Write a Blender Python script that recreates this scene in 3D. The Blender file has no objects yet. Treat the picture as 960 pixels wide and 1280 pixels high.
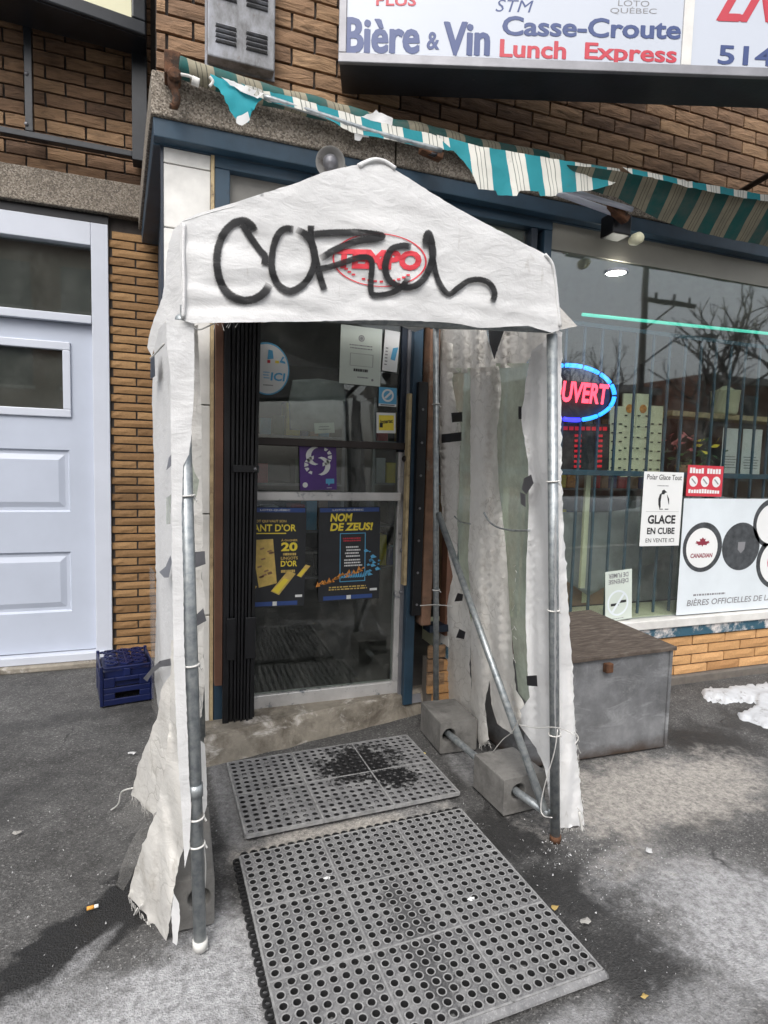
import bpy, bmesh, math, random
from mathutils import Vector, Matrix, noise, geometry

random.seed(7)
SC = bpy.context.scene
COL = SC.collection
R = math.radians

# ------------------------------------------------------------------ camera
F_PX, YAW, PITCH, ROLL, HC = 742.0, R(19.98), R(4.706), R(1.524), 1.36
fwd = Vector((math.sin(YAW)*math.cos(PITCH), math.cos(YAW)*math.cos(PITCH), -math.sin(PITCH)))
rgt = Vector((math.cos(YAW), -math.sin(YAW), 0)); upv = rgt.cross(fwd)
cr = rgt*math.cos(ROLL) + upv*math.sin(ROLL)
cu = -rgt*math.sin(ROLL) + upv*math.cos(ROLL)
CAM = Vector((0, 0, HC))
cd = bpy.data.cameras.new('camera'); cam = bpy.data.objects.new('camera', cd); COL.objects.link(cam)
cd.sensor_fit = 'HORIZONTAL'; cd.sensor_width = 36; cd.lens = F_PX/960*36
cd.clip_start = 0.05; cd.clip_end = 500
M = Matrix((cr, cu, -fwd)).transposed().to_4x4(); M.translation = CAM
cam.matrix_world = M
SC.camera = cam

# ------------------------------------------------------------------ sky, sun, exposure
SUN_EL, SUN_AZ = R(50), R(208)
w = bpy.data.worlds.new('World'); SC.world = w; w.use_nodes = True
nt = w.node_tree; nt.nodes.clear()
sky = nt.nodes.new('ShaderNodeTexSky'); sky.sky_type = 'NISHITA'; sky.sun_disc = False
sky.sun_elevation = SUN_EL; sky.sun_rotation = SUN_AZ
sky.air_density = 1.0; sky.dust_density = 4.0; sky.ozone_density = 1.0
hs = nt.nodes.new('ShaderNodeHueSaturation'); hs.inputs['Saturation'].default_value = 0.30
bg = nt.nodes.new('ShaderNodeBackground'); bg.inputs[1].default_value = 0.15
wo = nt.nodes.new('ShaderNodeOutputWorld')
nt.links.new(sky.outputs[0], hs.inputs['Color']); nt.links.new(hs.outputs[0], bg.inputs[0]); nt.links.new(bg.outputs[0], wo.inputs[0])
sl = bpy.data.lights.new('sun', 'SUN'); sl.energy = 0.5; sl.angle = R(25); sl.color = (1, .97, .93)
so = bpy.data.objects.new('sun', sl); COL.objects.link(so)
sd = Vector((math.sin(SUN_AZ)*math.cos(SUN_EL), math.cos(SUN_AZ)*math.cos(SUN_EL), math.sin(SUN_EL)))
so.rotation_euler = sd.to_track_quat('Z', 'Y').to_euler(); so.location = sd*30
SC.view_settings.view_transform = 'Standard'; SC.view_settings.look = 'None'
SC.view_settings.exposure = 0.92; SC.view_settings.gamma = 1
SC.cycles.max_bounces = 8; SC.cycles.transparent_max_bounces = 24

# ------------------------------------------------------------------ measuring: a sight line of the photograph met with a real surface
def ray(x, y): return (cr*((x-480)/F_PX) - cu*((y-640)/F_PX) + fwd)
def on_y(x, y, Y): d = ray(x, y); return CAM + d*(Y/d.y)
def on_z(x, y, Z=0): d = ray(x, y); return CAM + d*((Z-HC)/d.z)
def on_plane(x, y, p, n): d = ray(x, y); return CAM + d*((p-CAM).dot(n)/d.dot(n))
def vplane(a, b):
    a = Vector((a[0], a[1], 0)); d = Vector((b[0]-a.x, b[1]-a.y, 0)).normalized()
    return a, Vector((-d.y, d.x, 0))
def vx(x, y, Y): return on_y(x, y, Y).x
def nz(p, s, seed=0.0): return noise.noise(Vector((p[0]*s+seed, p[1]*s+seed*1.7, p[2]*s-seed)))

# ------------------------------------------------------------------ materials
def newmat(name):
    m = bpy.data.materials.new(name); m.use_nodes = True
    t = m.node_tree; t.nodes.clear()
    out = t.nodes.new('ShaderNodeOutputMaterial'); b = t.nodes.new('ShaderNodeBsdfPrincipled')
    t.links.new(b.outputs[0], out.inputs[0])
    return m, t, b, out
def N(t, kind, **kw):
    n = t.nodes.new('ShaderNode'+kind)
    for k, v in kw.items():
        if k.startswith('i_'):
            key = k[2:]; key = int(key) if key.isdigit() else key.replace('_', ' ')
            n.inputs[key].default_value = v
        else: setattr(n, k, v)
    return n
def coords(t, kind='Object', scale=(1, 1, 1), rot=(0, 0, 0)):
    tc = N(t, 'TexCoord'); mp = N(t, 'Mapping')
    mp.inputs['Scale'].default_value = scale; mp.inputs['Rotation'].default_value = rot
    if kind == 'World':
        g = N(t, 'NewGeometry'); t.links.new(g.outputs['Position'], mp.inputs[0])
    else: t.links.new(tc.outputs[kind], mp.inputs[0])
    return mp.outputs[0]
def nse(t, vec, scale, detail=4, rough=.55, dist=0):
    n = N(t, 'TexNoise', i_Scale=scale, i_Detail=detail, i_Roughness=rough, i_Distortion=dist)
    t.links.new(vec, n.inputs['Vector']); return n.outputs['Fac']
def ramp(t, fac, stops):
    r = N(t, 'ValToRGB'); e = r.color_ramp.elements
    while len(e) < len(stops): e.new(0.5)
    for k, (p, c) in zip(e, stops):
        k.position = p; k.color = (c[0], c[1], c[2], 1) if hasattr(c, '__len__') else (c, c, c, 1)
    t.links.new(fac, r.inputs[0]); return r.outputs[0]
def mixc(t, fac, a, b, mode='MIX'):
    m = N(t, 'Mix', data_type='RGBA', blend_type=mode)
    for s, v in ((m.inputs[0], fac), (m.inputs[6], a), (m.inputs[7], b)):
        if isinstance(v, (int, float)): s.default_value = v
        elif isinstance(v, tuple): s.default_value = (*v, 1) if len(v) == 3 else v
        else: t.links.new(v, s)
    return m.outputs[2]
def math_(t, op, a, b=None, c=None, clamp=False):
    m = N(t, 'Math', operation=op, use_clamp=clamp)
    for i, v in enumerate((a, b, c)):
        if v is None: continue
        if isinstance(v, (int, float)): m.inputs[i].default_value = v
        else: t.links.new(v, m.inputs[i])
    return m.outputs[0]
def bump(t, b, h, strength=.3, dist=.01):
    n = N(t, 'Bump', i_Strength=strength, i_Distance=dist); t.links.new(h, n.inputs['Height']); t.links.new(n.outputs[0], b.inputs['Normal'])
def setc(t, b, col):
    if isinstance(col, tuple): b.inputs['Base Color'].default_value = (*col, 1)
    else: t.links.new(col, b.inputs['Base Color'])

def plain(name, col, rough=.6, metal=0, var=.18, scale=6, bmp=.12, dirt=None, kind='World', spec=.5):
    """painted or moulded surface: base colour with mottling, optional grime, slight relief"""
    m, t, b, o = newmat(name); v = coords(t, kind)
    f = nse(t, v, scale, 6, .6)
    dark = tuple(c*(1-var) for c in col); light = tuple(min(1, c*(1+var)) for c in col)
    c = ramp(t, f, [(.3, dark), (.7, light)])
    if dirt:
        d = nse(t, v, dirt[1], 8, .7); mk = ramp(t, d, [(dirt[2], 0), (dirt[2]+.12, 1)])
        c = mixc(t, mk, c, dirt[0])
    setc(t, b, c); b.inputs['Roughness'].default_value = rough; b.inputs['Metallic'].default_value = metal
    b.inputs['Specular IOR Level'].default_value = spec
    if bmp: bump(t, b, nse(t, v, scale*9, 5, .6), bmp, .004)
    return m
def emit(name, col, s):
    m, t, b, o = newmat(name); setc(t, b, col); b.inputs['Emission Color'].default_value = (*col, 1); b.inputs['Emission Strength'].default_value = s
    b.inputs['Roughness'].default_value = .4
    return m

def brick_mat(name, c0, c1, c2, grain):
    m, t, b, o = newmat(name); oi = N(t, 'ObjectInfo')
    tc = N(t, 'TexCoord'); mp = N(t, 'Mapping'); t.links.new(tc.outputs['Object'], mp.inputs[0])
    cmb = N(t, 'CombineXYZ'); t.links.new(math_(t, 'MULTIPLY', oi.outputs['Random'], 37.0), cmb.inputs[0]); t.links.new(math_(t, 'MULTIPLY', oi.outputs['Random'], 91.0), cmb.inputs[2])
    t.links.new(cmb.outputs[0], mp.inputs['Location'])
    base = ramp(t, oi.outputs['Random'], [(0, c0), (.45, c1), (1, c2)])
    mp2 = N(t, 'Mapping'); t.links.new(mp.outputs[0], mp2.inputs[0]); mp2.inputs['Scale'].default_value = (6, 6, 34) if grain else (30, 30, 40)
    g = nse(t, mp2.outputs[0], 1.0 if grain else 3, 5, .65, 1.5 if grain else .2)
    shade = ramp(t, g, [(.32, .55), (.5, .95), (.72, 1.18)]) if grain else ramp(t, g, [(.3, .82), (.7, 1.12)])
    c = mixc(t, 1.0, base, shade, 'MULTIPLY')
    d = nse(t, coords(t, 'World'), 1.7, 6, .6); c = mixc(t, ramp(t, d, [(.52, 0), (.75, .55)]), c, tuple(k*.42 for k in c0))
    setc(t, b, c); b.inputs['Roughness'].default_value = .85
    bump(t, b, g, .9 if grain else .35, .012 if grain else .004)
    return m

MT = {}
MT['brick_brown'] = brick_mat('brick_brown', (.145, .086, .052), (.265, .158, .09), (.375, .235, .13), True)
MT['brick_tan'] = brick_mat('brick_tan', (.205, .112, .046), (.27, .152, .064), (.34, .20, .088), False)
MT['brick_buff'] = brick_mat('brick_buff', (.40, .21, .085), (.52, .29, .12), (.60, .34, .15), False)
MT['mortar_dark'] = plain('mortar_dark', (.058, .050, .045), .95, scale=20)
MT['mortar_grey'] = plain('mortar_grey', (.13, .115, .10), .95, scale=20)

def aggregate(name, c0, c1, c2, stain=(.10, .085, .07)):
    m, t, b, o = newmat(name); v = coords(t, 'World')
    vo = N(t, 'TexVoronoi', i_Scale=150.0); t.links.new(v, vo.inputs['Vector'])
    sp = N(t, 'SeparateColor'); t.links.new(vo.outputs['Color'], sp.inputs[0])
    c = ramp(t, sp.outputs[0], [(0, c0), (.5, c1), (1, c2)])
    s = nse(t, v, 2.2, 7, .65); c = mixc(t, ramp(t, s, [(.45, 0), (.75, .75)]), c, stain)
    setc(t, b, c); b.inputs['Roughness'].default_value = .9; bump(t, b, vo.outputs['Distance'], .5, .004); return m
MT['aggregate'] = aggregate('exposed_aggregate', (.09, .075, .06), (.20, .17, .135), (.36, .32, .27))
def concrete(name, col, streak=(.07, .055, .04), th=.5, white=None):
    m, t, b, o = newmat(name); v = coords(t, 'World'); f = nse(t, v, 9, 8, .7)
    c = ramp(t, f, [(.25, tuple(k*.6 for k in col)), (.5, col), (.75, tuple(k*1.35 for k in col))])
    c = mixc(t, ramp(t, nse(t, v, 5.1, 8, .7, .5), [(th, 0), (th+.18, .8)]), c, streak)
    if white: c = mixc(t, ramp(t, nse(t, coords(t, 'World', (1, 1, 2.3)), 6.3, 9, .7, .8), [(.55, 0), (.68, .85)]), c, white)
    setc(t, b, c); b.inputs['Roughness'].default_value = .92; bump(t, b, nse(t, v, 60, 6, .7), .55, .006); return m
MT['step'] = concrete('step_concrete', (.25, .225, .185), (.075, .06, .045), .47, white=(.56, .53, .49))
MT['block'] = concrete('block_concrete', (.17, .165, .155), (.075, .07, .065), .50)

MT['blue'] = plain('blue_paint', (.022, .050, .080), .45, var=.25, dirt=((.02, .025, .03), 3, .58))
MT['blue_band'] = plain('peeling_blue_paint', (.03, .09, .13), .5, dirt=((.62, .58, .55), 9, .5))
MT['bar_blue'] = plain('grille_paint', (.055, .115, .165), .5)
MT['navy'] = plain('navy_paint', (.012, .02, .035), .4)
MT['white_panel'] = plain('white_panel', (.62, .61, .58), .5, dirt=((.33, .29, .23), 2.5, .60))
MT['white_door'] = plain('white_door_paint', (.46, .50, .585), .38, var=.05, scale=3, bmp=.03, dirt=((.35, .34, .33), 14, .74))
MT['white_trim'] = plain('white_trim', (.54, .57, .64), .4, var=.05, scale=3, bmp=.03)
MT['silver'] = plain('worn_white_metal', (.55, .54, .53), .35, .3, dirt=((.05, .075, .10), 13, .56))
MT['grey_metal'] = plain('grey_metal', (.22, .22, .235), .45, .5)
MT['black'] = plain('black_metal', (.012, .012, .014), .4, .2, var=.3)
MT['black_frame'] = plain('black_sign_frame', (.014, .017, .022), .35, var=.4, dirt=((.07, .065, .06), 8, .66))
MT['bronze'] = plain('dark_bar', (.03, .022, .02), .4, .3)
MT['wood_old'] = plain('weathered_wood', (.17, .095, .06), .8, var=.4, scale=14, dirt=((.26, .22, .18), 5, .55), bmp=.4)
MT['wood_red'] = plain('brown_board', (.13, .06, .035), .7, var=.3)
MT['wood_pale'] = plain('pale_wood', (.42, .33, .19), .7, var=.3, scale=20, dirt=((.12, .08, .05), 9, .6))
MT['rust'] = plain('rusty_iron', (.10, .045, .022), .85, .2, var=.6, scale=22, bmp=.5, dirt=((.03, .018, .012), 16, .52))
MT['rope'] = plain('white_rope', (.6, .59, .56), .8)
MT['cream'] = plain('cream_sign_panel', (.80, .78, .55), .5, var=.04)
MT['sign_white'] = plain('sign_white', (.47, .505, .57), .35, var=.03, scale=2, bmp=0)
MT['sign_blue'] = plain('sign_blue', (.022, .048, .17), .4, var=.04, bmp=0)
MT['sign_red'] = plain('sign_red', (.46, .018, .04), .4, var=.04, bmp=0)
MT['ink'] = plain('black_ink', (.02, .02, .022), .6, var=.1, bmp=0)
MT['ink_grey'] = plain('grey_ink', (.22, .22, .23), .6, var=.1, bmp=0)
MT['paper'] = plain('white_paper', (.74, .75, .74), .6, var=.04, scale=3, bmp=.05)
MT['paper_cool'] = plain('pale_blue_paper', (.66, .71, .74), .45, var=.07, scale=3, bmp=.03)
MT['paper_green'] = plain('pale_green_card', (.58, .64, .58), .55, var=.06, scale=4, bmp=.03)
MT['print_red'] = plain('red_print', (.55, .04, .06), .5, var=.08, bmp=0)
MT['print_gold'] = plain('gold_print', (.62, .44, .12), .45, var=.2, scale=30, bmp=0)
MT['print_yellow'] = plain('yellow_print', (.85, .68, .06), .5, var=.06, bmp=0)
MT['print_blue'] = plain('blue_print', (.03, .07, .24), .5, var=.1, bmp=0)
MT['print_sky'] = plain('sky_blue_print', (.10, .38, .62), .5, var=.15, bmp=0)
MT['print_orange'] = plain('flame_print', (.80, .28, .05), .5, var=.5, scale=50, bmp=0)
MT['print_dark'] = plain('dark_poster', (.02, .022, .026), .45, var=.3, bmp=0)
MT['print_purple'] = plain('purple_print', (.075, .022, .19), .4, var=.25, scale=5, bmp=0)
MT['print_maroon'] = plain('maroon_print', (.25, .03, .05), .5, var=.1, bmp=0)
MT['cap_dark'] = plain('bottle_cap_print', (.055, .06, .065), .5, var=.5, scale=25, bmp=0)
MT['kraft'] = plain('kraft_cardboard', (.34, .20, .115), .85, var=.2)
MT['tarp_grey'] = plain('grey_plastic_sheet', (.30, .31, .32), .4, var=.25)
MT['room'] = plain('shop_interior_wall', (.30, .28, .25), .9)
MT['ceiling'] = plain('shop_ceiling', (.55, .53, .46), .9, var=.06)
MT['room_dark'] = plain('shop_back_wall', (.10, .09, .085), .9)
MT['grit'] = plain('grey_grit', (.12, .12, .118), .9, var=.5, scale=60, bmp=.6)
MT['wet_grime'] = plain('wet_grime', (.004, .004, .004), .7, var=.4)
MT['tape'] = plain('grey_tape', (.13, .13, .14), .35, .3, bmp=.2)
MT['tape_gap_black'] = plain('black_tape_and_gap', (.02, .02, .024), .5)
MT['crate'] = plain('blue_crate_plastic', (.005, .010, .055), .38, var=.3, dirt=((.06, .06, .09), 18, .66))
MT['galv_box'] = None
MT['leaf'] = plain('fallen_leaf', (.34, .24, .08), .8)
MT['wax'] = plain('salt_grain', (.46, .46, .46), .6)
MT['snow'] = plain('snow', (.50, .515, .535), .8, var=.14, scale=11, bmp=.8, dirt=((.20, .19, .18), 16, .56))
MT['butt_orange'] = plain('cigarette_filter', (.70, .33, .06), .8)
MT['bark'] = plain('bark', (.10, .092, .088), .95)
MT['steel_grey'] = plain('lamp_grey', (.24, .235, .225), .5, dirt=((.10, .09, .08), 12, .55))
MT['plant_green'] = plain('plant_green', (.04, .10, .03), .6)
MT['plant_pink'] = plain('plant_pink', (.55, .16, .17), .6)
MT['road_house'] = plain('far_brick', (.16, .075, .05), .9)
MT['far_glass'] = plain('far_window', (.03, .035, .04), .1)
MT['kerb'] = plain('kerb_concrete', (.30, .29, .27), .9)

def galv():
    m, t, b, o = newmat('galvanised_tube'); v = coords(t, 'World'); f = nse(t, v, 38, 5, .6)
    c = ramp(t, f, [(.3, (.20, .225, .24)), (.5, (.32, .345, .355)), (.75, (.46, .48, .48))])
    c = mixc(t, ramp(t, nse(t, v, 11, 7, .7), [(.62, 0), (.75, .7)]), c, (.16, .12, .08))
    setc(t, b, c); b.inputs['Metallic'].default_value = .6; b.inputs['Roughness'].default_value = .42; bump(t, b, f, .15, .002); return m
MT['galv'] = galv()
def sheetmetal():
    m, t, b, o = newmat('scuffed_sheet_metal'); v = coords(t, 'World', (1, 1, 1)); f = nse(t, v, 5, 8, .7)
    c = ramp(t, f, [(.3, (.11, .112, .115)), (.5, (.19, .195, .203)), (.72, (.30, .305, .315))])
    v2 = coords(t, 'World', (2, 2, 5), (0, .9, 0)); c = mixc(t, ramp(t, nse(t, v2, 2.3, 8, .75, 1.2), [(.52, 0), (.72, .6)]), c, (.44, .45, .46))
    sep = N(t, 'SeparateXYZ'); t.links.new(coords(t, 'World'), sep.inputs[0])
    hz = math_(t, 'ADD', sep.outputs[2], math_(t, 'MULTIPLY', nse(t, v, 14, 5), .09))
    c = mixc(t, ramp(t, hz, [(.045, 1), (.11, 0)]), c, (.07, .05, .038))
    setc(t, b, c); b.inputs['Metallic'].default_value = .35; b.inputs['Roughness'].default_value = .5; bump(t, b, f, .25, .004); return m
MT['galv_box'] = sheetmetal()
def plywood():
    m, t, b, o = newmat('wet_plywood'); v = coords(t, 'World', (2, 9, 2), (0, 0, .5)); f = nse(t, v, 7, 7, .65)
    c = ramp(t, f, [(.3, (.035, .026, .02)), (.52, (.085, .066, .052)), (.75, (.17, .145, .12))])
    setc(t, b, c); b.inputs['Roughness'].default_value = .75; bump(t, b, f, .5, .004); return m
MT['ply'] = plywood()
def cabinet_mat():
    m, t, b, o = newmat('weathered_cabinet_paint'); v = coords(t, 'World', (1, 1, .5)); f = nse(t, v, 9, 7, .7)
    c = ramp(t, f, [(.35, (.10, .10, .10)), (.5, (.23, .235, .25)), (.65, (.33, .345, .39))])
    c = mixc(t, ramp(t, nse(t, coords(t, 'World'), 30, 5, .7), [(.62, 0), (.7, .7)]), c, (.12, .07, .04))
    setc(t, b, c); b.inputs['Roughness'].default_value = .55; bump(t, b, f, .2, .003); return m
MT['cabinet'] = cabinet_mat()

def rubber():
    m, t, b, o = newmat('dusty_rubber'); v = coords(t, 'World'); f = nse(t, v, 13, 7, .7); g = nse(t, v, 130, 4, .7)
    c = ramp(t, f, [(.3, (.10, .10, .103)), (.5, (.165, .165, .168)), (.72, (.26, .26, .258))])
    c = mixc(t, ramp(t, g, [(.52, 0), (.70, .6)]), c, (.38, .38, .375))
    sep = N(t, 'SeparateXYZ'); t.links.new(v, sep.inputs[0])
    def blob(cx, cy, rx, ry, amp):
        dx = math_(t, 'DIVIDE', math_(t, 'SUBTRACT', sep.outputs[0], cx), rx); dy = math_(t, 'DIVIDE', math_(t, 'SUBTRACT', sep.outputs[1], cy), ry)
        d = math_(t, 'ADD', math_(t, 'MULTIPLY', dx, dx), math_(t, 'MULTIPLY', dy, dy))
        d = math_(t, 'ADD', d, math_(t, 'MULTIPLY', math_(t, 'SUBTRACT', nse(t, v, 26, 6, .7), .5), 3.6))
        return math_(t, 'MULTIPLY', ramp(t, d, [(.35, 1), (.75, 0)]), amp)
    wet = math_(t, 'MAXIMUM', blob(.80, 2.43, .23, .20, 1), blob(.90, 2.28, .14, .10, 1))
    wet = math_(t, 'MAXIMUM', wet, blob(.66, 1.46, .08, .34, .5))
    c = mixc(t, wet, c, (.012, .012, .013)); setc(t, b, c)
    t.links.new(math_(t, 'SUBTRACT', .8, math_(t, 'MULTIPLY', wet, .4)), b.inputs['Roughness']); bump(t, b, g, .4, .003); return m
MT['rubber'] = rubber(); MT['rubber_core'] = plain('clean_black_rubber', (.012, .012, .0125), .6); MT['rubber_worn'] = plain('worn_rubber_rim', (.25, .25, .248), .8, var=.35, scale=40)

def cloth_mat(name, col, dirty, trans=.25, creases=.1, relief=.3):
    m, t, b, o = newmat(name); v = coords(t, 'World'); f = nse(t, v, 4, 7, .65)
    c = ramp(t, f, [(.3, tuple(k*.88 for k in col)), (.6, col)])
    d = nse(t, v, 5.5, 9, .72, .6); c = mixc(t, ramp(t, d, [(dirty, 0), (dirty+.22, .75)]), c, (.34, .30, .24))
    st = nse(t, coords(t, 'World', (1, 1, .35)), 19, 6, .7, .4); c = mixc(t, ramp(t, st, [(.63, 0), (.73, .5)]), c, (.40, .37, .32))
    # woven tarpaulin: fine crossing ribs
    sep = N(t, 'SeparateXYZ'); t.links.new(v, sep.inputs[0])
    hx = math_(t, 'ADD', sep.outputs[0], sep.outputs[1])
    wv = math_(t, 'ADD', math_(t, 'SINE', math_(t, 'MULTIPLY', hx, 900.0)), math_(t, 'SINE', math_(t, 'MULTIPLY', sep.outputs[2], 900.0)))
    cr1 = nse(t, coords(t, 'World', (1, 1, 2.2)), 13, 5, .6, 1.2); cr2 = nse(t, coords(t, 'World', (1, 1, 1.6), (0, .6, 0)), 34, 4, .6, .8)
    def crease(n): return math_(t, 'POWER', math_(t, 'SUBTRACT', 1.0, math_(t, 'ABSOLUTE', math_(t, 'SUBTRACT', math_(t, 'MULTIPLY', n, 2.0), 1.0))), 5.0)
    c3 = nse(t, coords(t, 'World', (1, 1, .8), (0, .5, .2)), 7, 4, .55, .9); c4 = nse(t, coords(t, 'World', (1.2, 1.2, .5), (0, -.3, .2)), 22, 3, .5, .6)
    ck = math_(t, 'ADD', math_(t, 'MULTIPLY', crease(c3), creases), math_(t, 'MULTIPLY', crease(c4), creases*.55))
    h = math_(t, 'ADD', math_(t, 'ADD', math_(t, 'MULTIPLY', cr1, .8), math_(t, 'MULTIPLY', cr2, .3)), math_(t, 'ADD', ck, math_(t, 'MULTIPLY', wv, .004)))
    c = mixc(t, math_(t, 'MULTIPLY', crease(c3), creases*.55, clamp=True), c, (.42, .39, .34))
    if relief > .255:
        wp = N(t, 'VectorMath', operation='ADD'); nv = N(t, 'TexNoise', i_Scale=6.0, i_Detail=3.0); t.links.new(v, nv.inputs['Vector'])
        sc_ = N(t, 'VectorMath', operation='SCALE'); sc_.inputs['Scale'].default_value = .16; t.links.new(nv.outputs['Color'], sc_.inputs[0]); t.links.new(v, wp.inputs[0]); t.links.new(sc_.outputs[0], wp.inputs[1])
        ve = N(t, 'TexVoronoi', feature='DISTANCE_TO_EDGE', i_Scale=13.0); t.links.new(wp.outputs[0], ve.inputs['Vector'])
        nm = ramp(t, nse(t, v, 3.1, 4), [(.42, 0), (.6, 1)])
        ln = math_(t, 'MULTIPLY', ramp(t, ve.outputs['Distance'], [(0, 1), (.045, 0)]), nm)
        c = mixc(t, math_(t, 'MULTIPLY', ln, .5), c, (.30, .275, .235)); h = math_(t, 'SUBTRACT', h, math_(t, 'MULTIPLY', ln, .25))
    setc(t, b, c); b.inputs['Roughness'].default_value = .55; bump(t, b, h, relief, .022)
    tr = N(t, 'BsdfTranslucent'); t.links.new(c, tr.inputs['Color']); mx = N(t, 'MixShader', i_0=trans)
    t.links.new(b.outputs[0], mx.inputs[1]); t.links.new(tr.outputs[0], mx.inputs[2]); t.links.new(mx.outputs[0], o.inputs[0])
    return m
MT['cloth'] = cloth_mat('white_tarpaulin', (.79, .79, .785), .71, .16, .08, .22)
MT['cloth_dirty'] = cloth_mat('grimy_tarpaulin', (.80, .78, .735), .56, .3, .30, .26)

def clear_plastic(name, haze, col):
    m, t, b, o = newmat(name); v = coords(t, 'World'); setc(t, b, col); b.inputs['Roughness'].default_value = .25
    bump(t, b, nse(t, v, 16, 4, .6, 1), .5, .02)
    tr = N(t, 'BsdfTranslucent'); tr.inputs[0].default_value = (*col, 1); m3 = N(t, 'MixShader', i_0=.5); t.links.new(b.outputs[0], m3.inputs[1]); t.links.new(tr.outputs[0], m3.inputs[2])
    tp = N(t, 'BsdfTransparent'); mx = N(t, 'MixShader')
    t.links.new(ramp(t, nse(t, v, 7, 6, .65), [(.3, haze*.7), (.7, min(1, haze*1.3))]), mx.inputs[0])
    t.links.new(tp.outputs[0], mx.inputs[1]); t.links.new(m3.outputs[0], mx.inputs[2]); t.links.new(mx.outputs[0], o.inputs[0]); return m
MT['clear'] = clear_plastic('clouded_clear_plastic', .66, (.50, .56, .45))
MT['clear_thin'] = clear_plastic('thin_clear_plastic', .36, (.42, .41, .39))

def glass(name, ior, dirt):
    m, t, b, o = newmat(name); t.nodes.remove(b); v = coords(t, 'World')
    fr = N(t, 'Fresnel'); ge = N(t, 'NewGeometry')
    t.links.new(math_(t, 'ADD', math_(t, 'MULTIPLY', ge.outputs['Backfacing'], 1/ior-ior), ior), fr.inputs['IOR']); tp = N(t, 'BsdfTransparent'); tp.inputs[0].default_value = (.86, .9, .88, 1)
    gl = N(t, 'BsdfGlossy', i_Roughness=.022); mx = N(t, 'MixShader')
    bp = N(t, 'Bump', i_Strength=.05, i_Distance=.02); t.links.new(nse(t, v, 1.3, 2), bp.inputs['Height']); t.links.new(bp.outputs[0], gl.inputs['Normal'])
    t.links.new(fr.outputs[0], mx.inputs[0]); t.links.new(tp.outputs[0], mx.inputs[1]); t.links.new(gl.outputs[0], mx.inputs[2])
    df = N(t, 'BsdfDiffuse'); df.inputs[0].default_value = (.35, .34, .32, 1); m2 = N(t, 'MixShader')
    t.links.new(ramp(t, nse(t, v, 9, 8, .7), [(.45, 0), (.8, dirt)]), m2.inputs[0])
    t.links.new(mx.outputs[0], m2.inputs[1]); t.links.new(df.outputs[0], m2.inputs[2]); t.links.new(m2.outputs[0], o.inputs[0]); return m
MT['glass'] = glass('shop_glass', 2.05, .08)
MT['glass_door'] = glass('dirty_door_glass', 1.6, .13)

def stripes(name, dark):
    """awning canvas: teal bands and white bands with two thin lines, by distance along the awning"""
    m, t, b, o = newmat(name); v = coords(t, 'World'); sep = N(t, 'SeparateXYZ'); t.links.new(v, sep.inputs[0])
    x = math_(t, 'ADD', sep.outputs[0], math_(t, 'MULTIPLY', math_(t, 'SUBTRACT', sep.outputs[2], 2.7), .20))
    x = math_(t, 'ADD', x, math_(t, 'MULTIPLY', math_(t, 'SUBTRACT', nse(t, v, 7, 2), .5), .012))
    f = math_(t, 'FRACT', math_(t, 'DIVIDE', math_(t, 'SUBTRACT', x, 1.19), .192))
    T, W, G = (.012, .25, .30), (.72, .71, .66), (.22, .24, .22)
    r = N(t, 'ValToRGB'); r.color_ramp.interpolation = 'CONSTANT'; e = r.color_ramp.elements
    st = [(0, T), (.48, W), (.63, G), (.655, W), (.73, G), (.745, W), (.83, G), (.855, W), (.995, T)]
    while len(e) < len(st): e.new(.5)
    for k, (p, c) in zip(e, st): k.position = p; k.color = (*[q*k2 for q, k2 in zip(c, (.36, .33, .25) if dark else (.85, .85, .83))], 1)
    t.links.new(f, r.inputs[0]); c = r.outputs[0]
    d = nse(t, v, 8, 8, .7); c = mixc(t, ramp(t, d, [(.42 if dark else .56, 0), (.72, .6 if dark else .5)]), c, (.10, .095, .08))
    setc(t, b, c); b.inputs['Roughness'].default_value = .8; bump(t, b, nse(t, v, 30, 4), .35, .006); return m
MT['awning'] = stripes('awning_canvas', False); MT['awning_grimy_shade'] = stripes('grimy_shaded_awning_canvas', True)  # second copy has the underside's shade and grime darkened into its stripes
MT['teal'] = plain('teal_canvas', (.012, .26, .31), .8, var=.15)

def spray():
    m, t, b, o = newmat('black_spray_paint'); uv = N(t, 'TexCoord'); sep = N(t, 'SeparateXYZ'); t.links.new(uv.outputs['UV'], sep.inputs[0])
    v = coords(t, 'World'); setc(t, b, (.008, .008, .009)); b.inputs['Roughness'].default_value = .7
    d = math_(t, 'ABSOLUTE', math_(t, 'SUBTRACT', math_(t, 'MULTIPLY', sep.outputs[1], 2.0), 1.0))
    d = math_(t, 'ADD', d, math_(t, 'MULTIPLY', math_(t, 'SUBTRACT', nse(t, v, 260, 3, .7), .5), .55))
    a = ramp(t, d, [(.72, .985), (.97, 0)]); a = math_(t, 'MULTIPLY', a, ramp(t, nse(t, coords(t, 'World', (1, 1, 4)), 20, 4), [(.25, .82), (.5, 1)]))
    a = math_(t, 'MULTIPLY', a, sep.outputs[0])
    tp = N(t, 'BsdfTransparent'); mx = N(t, 'MixShader'); t.links.new(a, mx.inputs[0]); t.links.new(tp.outputs[0], mx.inputs[1]); t.links.new(b.outputs[0], mx.inputs[2])
    t.links.new(mx.outputs[0], o.inputs[0]); return m
MT['spray'] = spray()

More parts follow.
